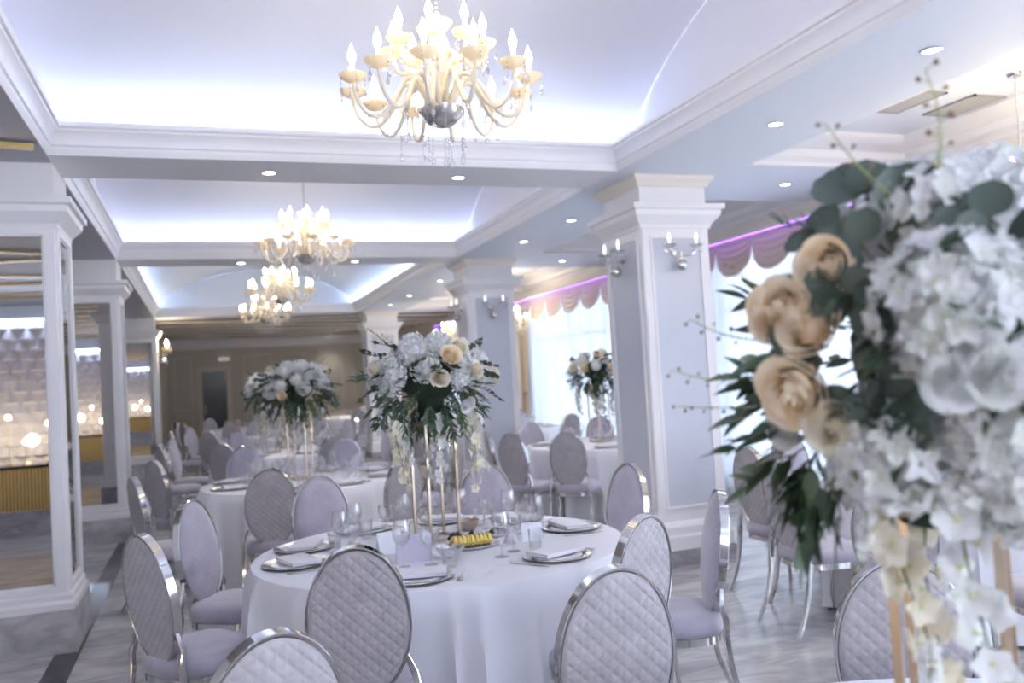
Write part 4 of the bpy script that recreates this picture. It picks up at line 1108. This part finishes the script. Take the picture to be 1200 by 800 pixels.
# ------------------------------------------------------------------ chandeliers
def chandelier():
    root = empty('chandelier')      # origin at the hub, 2.95 m above the floor
    b = MB(); b.lathe([(.004, 1.05), (.02, 1.06), (.05, 1.07), (.065, 1.10), (.06, 1.14), (.0, 1.14)], 20)
    b.lathe([(.0045, .40), (.0045, 1.1)], 8)
    for k in range(28): b.lathe([(.008, .42 + k * .022), (.010, .425 + k * .022), (.008, .43 + k * .022)], 8)
    b.build('chain', M['silver'], root)
    b = MB(); b.lathe([(.01, -.03), (.05, .0), (.045, .03), (.02, .05), (.035, .09), (.05, .12), (.03, .16), (.02, .19), (.04, .22), (.045, .25), (.02, .28), (.022, .31), (.055, .34), (.075, .37), (.07, .375), (.03, .36), (.015, .39), (.02, .41), (.004, .43)], 24)
    b.build('stem', M['armglass'], root)
    b = MB(); b.lathe([(.0, -.145), (.03, -.140), (.07, -.120), (.10, -.085), (.108, -.055), (.10, -.05), (.02, -.04)], 32)
    for k in range(5):
        for j in range(22):
            rr_ = .106 - .018 * k; a = 2 * PI * j / 22 + k * .14
            b.sphere((rr_ * math.cos(a), rr_ * math.sin(a), -.062 - .018 * k), .006, 6)
    b.build('crystal_bowl', mat('beaded_silver', (.6, .57, .52), .22, .9), root, label='beaded silver bowl')
    lower = [(.05, -.04), (.085, .035), (.125, .085), (.175, .075), (.215, .01), (.26, -.065), (.31, -.11), (.36, -.105), (.405, -.055), (.425, .01), (.43, .045)]
    upper = [(.03, .10), (.06, .175), (.10, .20), (.135, .165), (.165, .135), (.20, .145), (.218, .19), (.22, .225)]
    def smooth(p, n=26):
        out = []
        for k in range(n + 1):
            t = k / n * (len(p) - 1); i = min(len(p) - 2, int(t)); f = t - i
            p0, p1, p2, p3 = p[max(0, i - 1)], p[i], p[i + 1], p[min(len(p) - 1, i + 2)]
            out.append(tuple(.5 * ((2 * p1[j]) + (-p0[j] + p2[j]) * f + (2 * p0[j] - 5 * p1[j] + 4 * p2[j] - p3[j]) * f * f + (-p0[j] + 3 * p1[j] - 3 * p2[j] + p3[j]) * f ** 3) for j in (0, 1)))
        return out
    cupm = MB(); cupm.lathe([(.006, -.012), (.022, -.006), (.048, .008), (.064, .030), (.060, .031), (.044, .011), (.018, .002), (.014, .02), (.012, .02)], 24, None, (12, .05)); cupm = cupm.mesh('candle_cup', M['cup'])
    canm = MB(); canm.lathe([(.010, .0), (.0105, .07), (.007, .072)], 10); canm = canm.mesh('candle', M['candle'])
    bulm = MB(); bulm.lathe([(.006, .07), (.014, .082), (.0185, .10), (.0175, .115), (.011, .135), (.004, .152), (.001, .165)], 14); bulm = bulm.mesh('bulb', M['bulb'])
    drm = MB(); drm.lathe([(.0007, 0), (.0007, -.05)], 5)
    for k in range(2): drm.sphere((0, 0, -.012 - .02 * k), .0045, 6)
    drm.lathe([(.001, -.05), (.008, -.066), (.0095, -.075), (.006, -.085), (.0005, -.088)], 8); drm = drm.mesh('crystal_drop', M['crystal'])
    for (pts, n, off, kk) in ((lower, 12, 0.1, 0), (upper, 8, .35, 1)):
        sp = smooth(pts); b = MB(); b.tube([(r, 0, z) for r, z in sp], .0105, 8, [1.3 - .5 * k / 26 for k in range(27)])
        am = b.mesh('arm', M['armglass']); er, ez = pts[-1]
        for k in range(n):
            a = off + 2 * PI * k / n
            p = part('arm', am, root, (0, 0, 0), (0, 0, a))
            part('candle_cup', cupm, p, (er, 0, ez)); part('candle', canm, p, (er, 0, ez + .01)); part('bulb', bulm, p, (er, 0, ez + .01), label='lit flame-shaped bulb')
            [part('crystal_drop', drm, p, (er + .056 * math.cos(q_), .056 * math.sin(q_), ez + .018)) for q_ in (0, 1.6, 3.14, 4.7)]; part('crystal_drop', drm, p, (pts[5][0] if kk == 0 else er, .0, (pts[5][1] if kk == 0 else ez) - .01))
    for k in range(26):
        r_ = (.10, .19, .27)[k % 3]; a = 2.39996 * k; ln = rnd.uniform(.5, 2.2) if k % 3 else rnd.uniform(1.5, 2.9)
        s = MB(); Ls = .07 * ln
        s.lathe([(.0007, 0), (.0007, -Ls)], 5)
        for j in range(int(Ls / .016)): s.sphere((0, 0, -.012 - j * .016), .0042, 6)
        s.lathe([(.001, -Ls), (.010, -Ls - .018), (.0125, -Ls - .03), (.008, -Ls - .042), (.0005, -Ls - .046)], 10)
        z0 = {.10: -.10, .19: -.02, .27: -.085}[r_]
        o = s.build('crystal_drop', M['crystal'], root); o.location = (r_ * math.cos(a), r_ * math.sin(a), z0)
    l = add_light('chandelier_light', 'POINT', (0, 0, .30), CHAND, (1.0, .82, .60), size=.22, parent=root)
    return root
CH = chandelier(); snapshot(CH)
CH.location = (1.13, 3.95, 2.93); tag(CH, 'nearest crystal chandelier with amber glass arms, large at the top', 'chandelier')
for (x, y, z, lab) in [(1.00, 8.6, 2.93, 'second crystal chandelier, under the second lit vault'), (1.10, 12.75, 2.93, 'third chandelier, upper right one of the overlapping far pair'),
                       (1.12, 16.4, 2.93, 'fourth and farthest nave chandelier, lower left one of the overlapping pair')]:
    dup(CH, (x, y, z), .6 * y, lab, 'chandelier')
for (x, y, z, lab) in [(4.92, 3.98, 2.43, 'chandelier at the right edge under a round ceiling rosette'), (4.85, 13.6, 2.43, 'glowing chandelier just right of the middle column'), (4.8, 17.0, 2.43, 'chandelier whose bright bulbs show above the nearest bouquet')]:
    q_ = dup(CH, (x, y, z), y, lab, 'chandelier', scale=.8)
    for c_ in kids(q_):
        if c_.type == 'LIGHT': c_.data = c_.data.copy(); c_.data.energy = 9
b = MB(); b.lathe([(.0, -.02), (.05, -.03), (.08, -.02), (.16, -.028), (.20, -.015), (.22, -.022), (.24, -.01), (.26, 0)][::-1], 48, None, None)
o = b.build('ceiling_rosette', M['white']); o.location = (4.92, 3.98, 3.34); tag(o, 'round white plaster rosette on the aisle ceiling', 'ceiling rosette')

# wall sconces
def sconce(loc, rz, label, lit=False, scale=1.0):
    root = empty('wall_sconce', loc, rz); tag(root, label, 'wall light')      # local -Y points out of the wall
    b = MB(); b.lathe([(.035, 0), (.04, .006), (.02, .015), (.0, .02)], 20, Matrix.Rotation(PI / 2, 4, 'X')); b.build('backplate', M['silver'], root)
    for s in (-1, 1):
        b = MB(); b.tube([(0, -.015, .0), (s * .03, -.05, -.035), (s * .075, -.09, -.035), (s * .115, -.11, .0), (s * .125, -.11, .035)], .006, 8)
        a = b.build('arm', M['silver'], root)
        b = MB(); b.lathe([(.005, -.012), (.042, .0), (.058, .018), (.054, .018), (.01, .004)], 20, Matrix.Translation((s * .125, -.11, .035)), (10, .05)); b.build('candle_cup', M['crystal'] if not lit else M['cup'], a)
        b = MB(); b.lathe([(.009, .04), (.0095, .075), (.015, .095), (.016, .11), (.008, .135), (.001, .15)], 12, Matrix.Translation((s * .125, -.11, .0))); b.build('bulb', M['bulb'] if lit else M['dimbulb'], a)
        for k in range(4):
            b = MB(); b.lathe([(.001, 0), (.007, -.02), (.0085, -.03), (.004, -.04), (.0005, -.042)], 8, Matrix.Translation((s * .125 + .042 * math.cos(k * 1.57), -.11 + .042 * math.sin(k * 1.57), .03))); b.build('crystal_drop', M['crystal'], a)
    b = MB(); b.sphere((0, -.075, -.11), .048, 20); b.lathe([(.002, -.06), (.002, 0)], 6, Matrix.Translation((0, -.075, 0)))
    b.build('mirror_ball', M['chrome'], root, label='hanging mirror-finish ball')
    root.scale = (scale,) * 3
    return root
sconce((3.665, 6.115, 2.50), 0, 'two-armed crystal sconce on the front face of the nearer column')
sconce((3.355, 6.45, 2.50), -PI / 2, 'two-armed crystal sconce on the hall side of the nearer column')
sconce((3.61, 10.745, 2.50), 0, 'two-armed crystal sconce on the front face of the middle column')
sconce((3.295, 11.07, 2.50), -PI / 2, 'two-armed crystal sconce on the hall side of the middle column')
sl = sconce((XL + .01, 18.7, 2.45), PI / 2, 'glowing sconce on the farthest left pillar', True, 1.7)
add_light('sconce_light', 'POINT', (XL + .22, 18.65, 2.6), 9, (1.0, .84, .6), size=.06)

# downlights
dl = empty('downlight')
b = MB(); b.lathe([(.050, 0), (.056, -.006), (.044, -.008), (.042, -.002)], 28); b.build('ring', M['silver'], dl)
b = MB(); b.lathe([(.001, -.004), (.043, -.004), (.043, -.001), (.001, -.001)], 28); b.build('lens', M['lens'], dl, label='glowing lens'); snapshot(dl)
DL = [(.50, 6.31, 'left one on the underside of the nearest cross beam'), (1.91, 6.32, 'right one on the underside of the nearest cross beam'), (.48, 10.85, 'left one on the second cross beam'), (1.85, 10.8, 'right one on the second cross beam'),
      (3.6, 3.37, 'nearest one, top right on the strip above the aisle edge'), (3.6, 4.66, 'second nearest on the strip beside the nave crown moulding'), (4.91, 6.28, 'on the band between the first two aisle ceiling trays'),
      (3.6, 8.01, 'first one beyond the nearer column on the ceiling strip'), (3.57, 9.32, 'second one beyond the nearer column on the ceiling strip'), (4.75, 10.95, 'on the band between the second and third aisle trays'),
      (3.55, 13.03, 'first one beyond the middle column'), (3.55, 15.2, 'second one beyond the middle column'), (3.55, 16.9, 'third one beyond the middle column'), (4.8, 15.3, 'on the band beyond the third aisle tray'),
      (3.5, 21.8, 'nearest of three in the dark far ceiling'), (3.55, 24.0, 'middle one of three in the dark far ceiling'), (3.6, 26.0, 'farthest one, close to the far wall')]
for k, (x, y, w) in enumerate(DL):
    o = dl if k == 0 else dup(dl, (x, y, ZC), 0)
    o.location = (x, y, ZC); tag(o, 'round recessed downlight, ' + w, 'downlight')
    sp = add_light('downlight_spot', 'SPOT', (0, 0, -.03), 22 if y < 18 else (110 if y < 25 else 12), (1, .93, .84), size=.04, parent=o); sp.data.spot_size = 1.7; sp.data.spot_blend = .8
    sp.rotation_euler = (0, 0, 0)

# vents
def vent(x0, x1, y0, y1, z, label):
    root = empty('ceiling_vent', ((x0 + x1) / 2, (y0 + y1) / 2, z)); tag(root, label, 'vent'); a, c = (x1 - x0) / 2, (y1 - y0) / 2
    b = MB(); 
    for q in ((-a, a, -c, -c + .025), (-a, a, c - .025, c), (-a, -a + .025, -c, c), (a - .025, a, -c, c)): b.box(q[0], q[1], q[2], q[3], -.012, 0)
    b.build('frame', M['vent'], root, smooth=False)
    MB().box(-a, a, -c, c, -.003, 0).build('backing', M['vent'], root, smooth=False)
    b = MB(); n = int(2 * c / .022)
    for k in range(n): b.box(-a + .02, a - .02, -c + .02 + k * .022, -c + .028 + k * .022, -.010, -.003)
    b.build('slats', mat('vent_slat', (.5, .5, .5), .5), root, smooth=False)
vent(4.44, 4.86, 4.44, 4.90, 3.34, 'grey square ceiling vent, left of the two near the rosette')
vent(5.10, 5.54, 4.44, 4.90, 3.34, 'grey square ceiling vent, right of the two near the rosette')
vent(5.1, 5.6, 7.55, 7.88, 3.34, 'grey ceiling vent right of the nearer column capital')
vent(4.35, 4.85, 9.1, 9.5, 3.34, 'grey ceiling vent left of the nearer column capital')

# security camera
sc_ = empty('security_camera', (5.66, 5.62, 3.10)); tag(sc_, 'small white dome security camera in the corner of the aisle ceiling', 'camera')
b = MB(); b.lathe([(.045, .03), (.045, .0), (.035, -.02)], 20); b.build('housing', M['white'], sc_)
b = MB(); b.sphere((0, 0, -.02), .028, 16); b.build('lens', M['blackplastic'], sc_)

# ------------------------------------------------------------------ bar beside and behind the camera (seen in the mirrors)
b = MB()
def wf(u, v):
    x = -3.45 + 2.35 * u; z = .0 + 2.70 * v
    k = math.sin(x * 28) * .5 + .5; row = z / .145; fr = row - math.floor(row); w_ = abs(math.sin(x * 14 + (math.floor(row) % 2) * PI / 2))
    return (x, -.93 + .10 * max(0, w_ - fr * .9) , z)
b.grid(wf, 110, 150)
o = struct(b.build('wall_wave', M['wave'], sharp=60), 'white wave-relief wall panel behind the bar')
b = MB(); b.box(-3.48, -1.1, -1.1, -.98, 0, 2.75); struct(b.build('wall_bar', M['white'], smooth=False))
b = MB(); b.box(-3.45, -1.12, -.92, -.90, 2.72, 2.735); struct(b.build('trim_9', M['led'], smooth=False), 'cool light strip above the wave panel')
add_light('bar_light', 'AREA', (-2.3, -.84, 2.80), 7, (.55, .68, 1.0), direction=(0, -.5, -1), xaxis=(1, 0, 0), size=2.3, size_y=.03)
bar = empty('bar_counter', (-2.3, 0, 0)); tag(bar, 'gold ribbed bar counter reflected in the pillar mirrors', 'bar counter')
b = MB(); b.box(-1.15, 1.15, -.15, .28, .78, .82); b.build('counter_top', M['black'], bar, smooth=False)
b = MB()
for k in range(58): b.lathe([(.019, .26), (.019, .78)], 8, Matrix.Translation((-1.12 + k * .0393, .20, 0)))
b.box(-1.14, 1.14, -.1, .20, .26, .78); b.build('gold_front', M['bargold'], bar)
b = MB(); b.box(-1.16, 1.16, -.12, .24, 0, .26); b.build('plinth', M['plinth'], bar, smooth=False)
for k, (x, z) in enumerate([(-3.2, 1.10), (-2.95, 1.30), (-2.62, 1.16), (-2.35, 1.38), (-2.15, 1.06), (-1.9, 1.28), (-1.65, 1.12), (-1.4, 1.3)]):
    t = empty('table_lamp', (x, .0 - .07 * (k % 2), .82)); tag(t, 'glowing globe lamp on the bar counter reflected in the mirrors', 'lamp', 'globe lamps on the bar')
    b = MB(); b.lathe([(.05, 0), (.05, .01), (.003, .02), (.003, z - .82)], 14); b.build('stem', M['bargold'], t)
    b = MB(); b.sphere((0, 0, z - .82 + .04), .032, 14); b.build('globe', M['bulb'], t)
    if k % 2 == 0: add_light('lamp_light', 'POINT', (x, -.45, z + .04), 3, (1, .82, .55), size=.08)
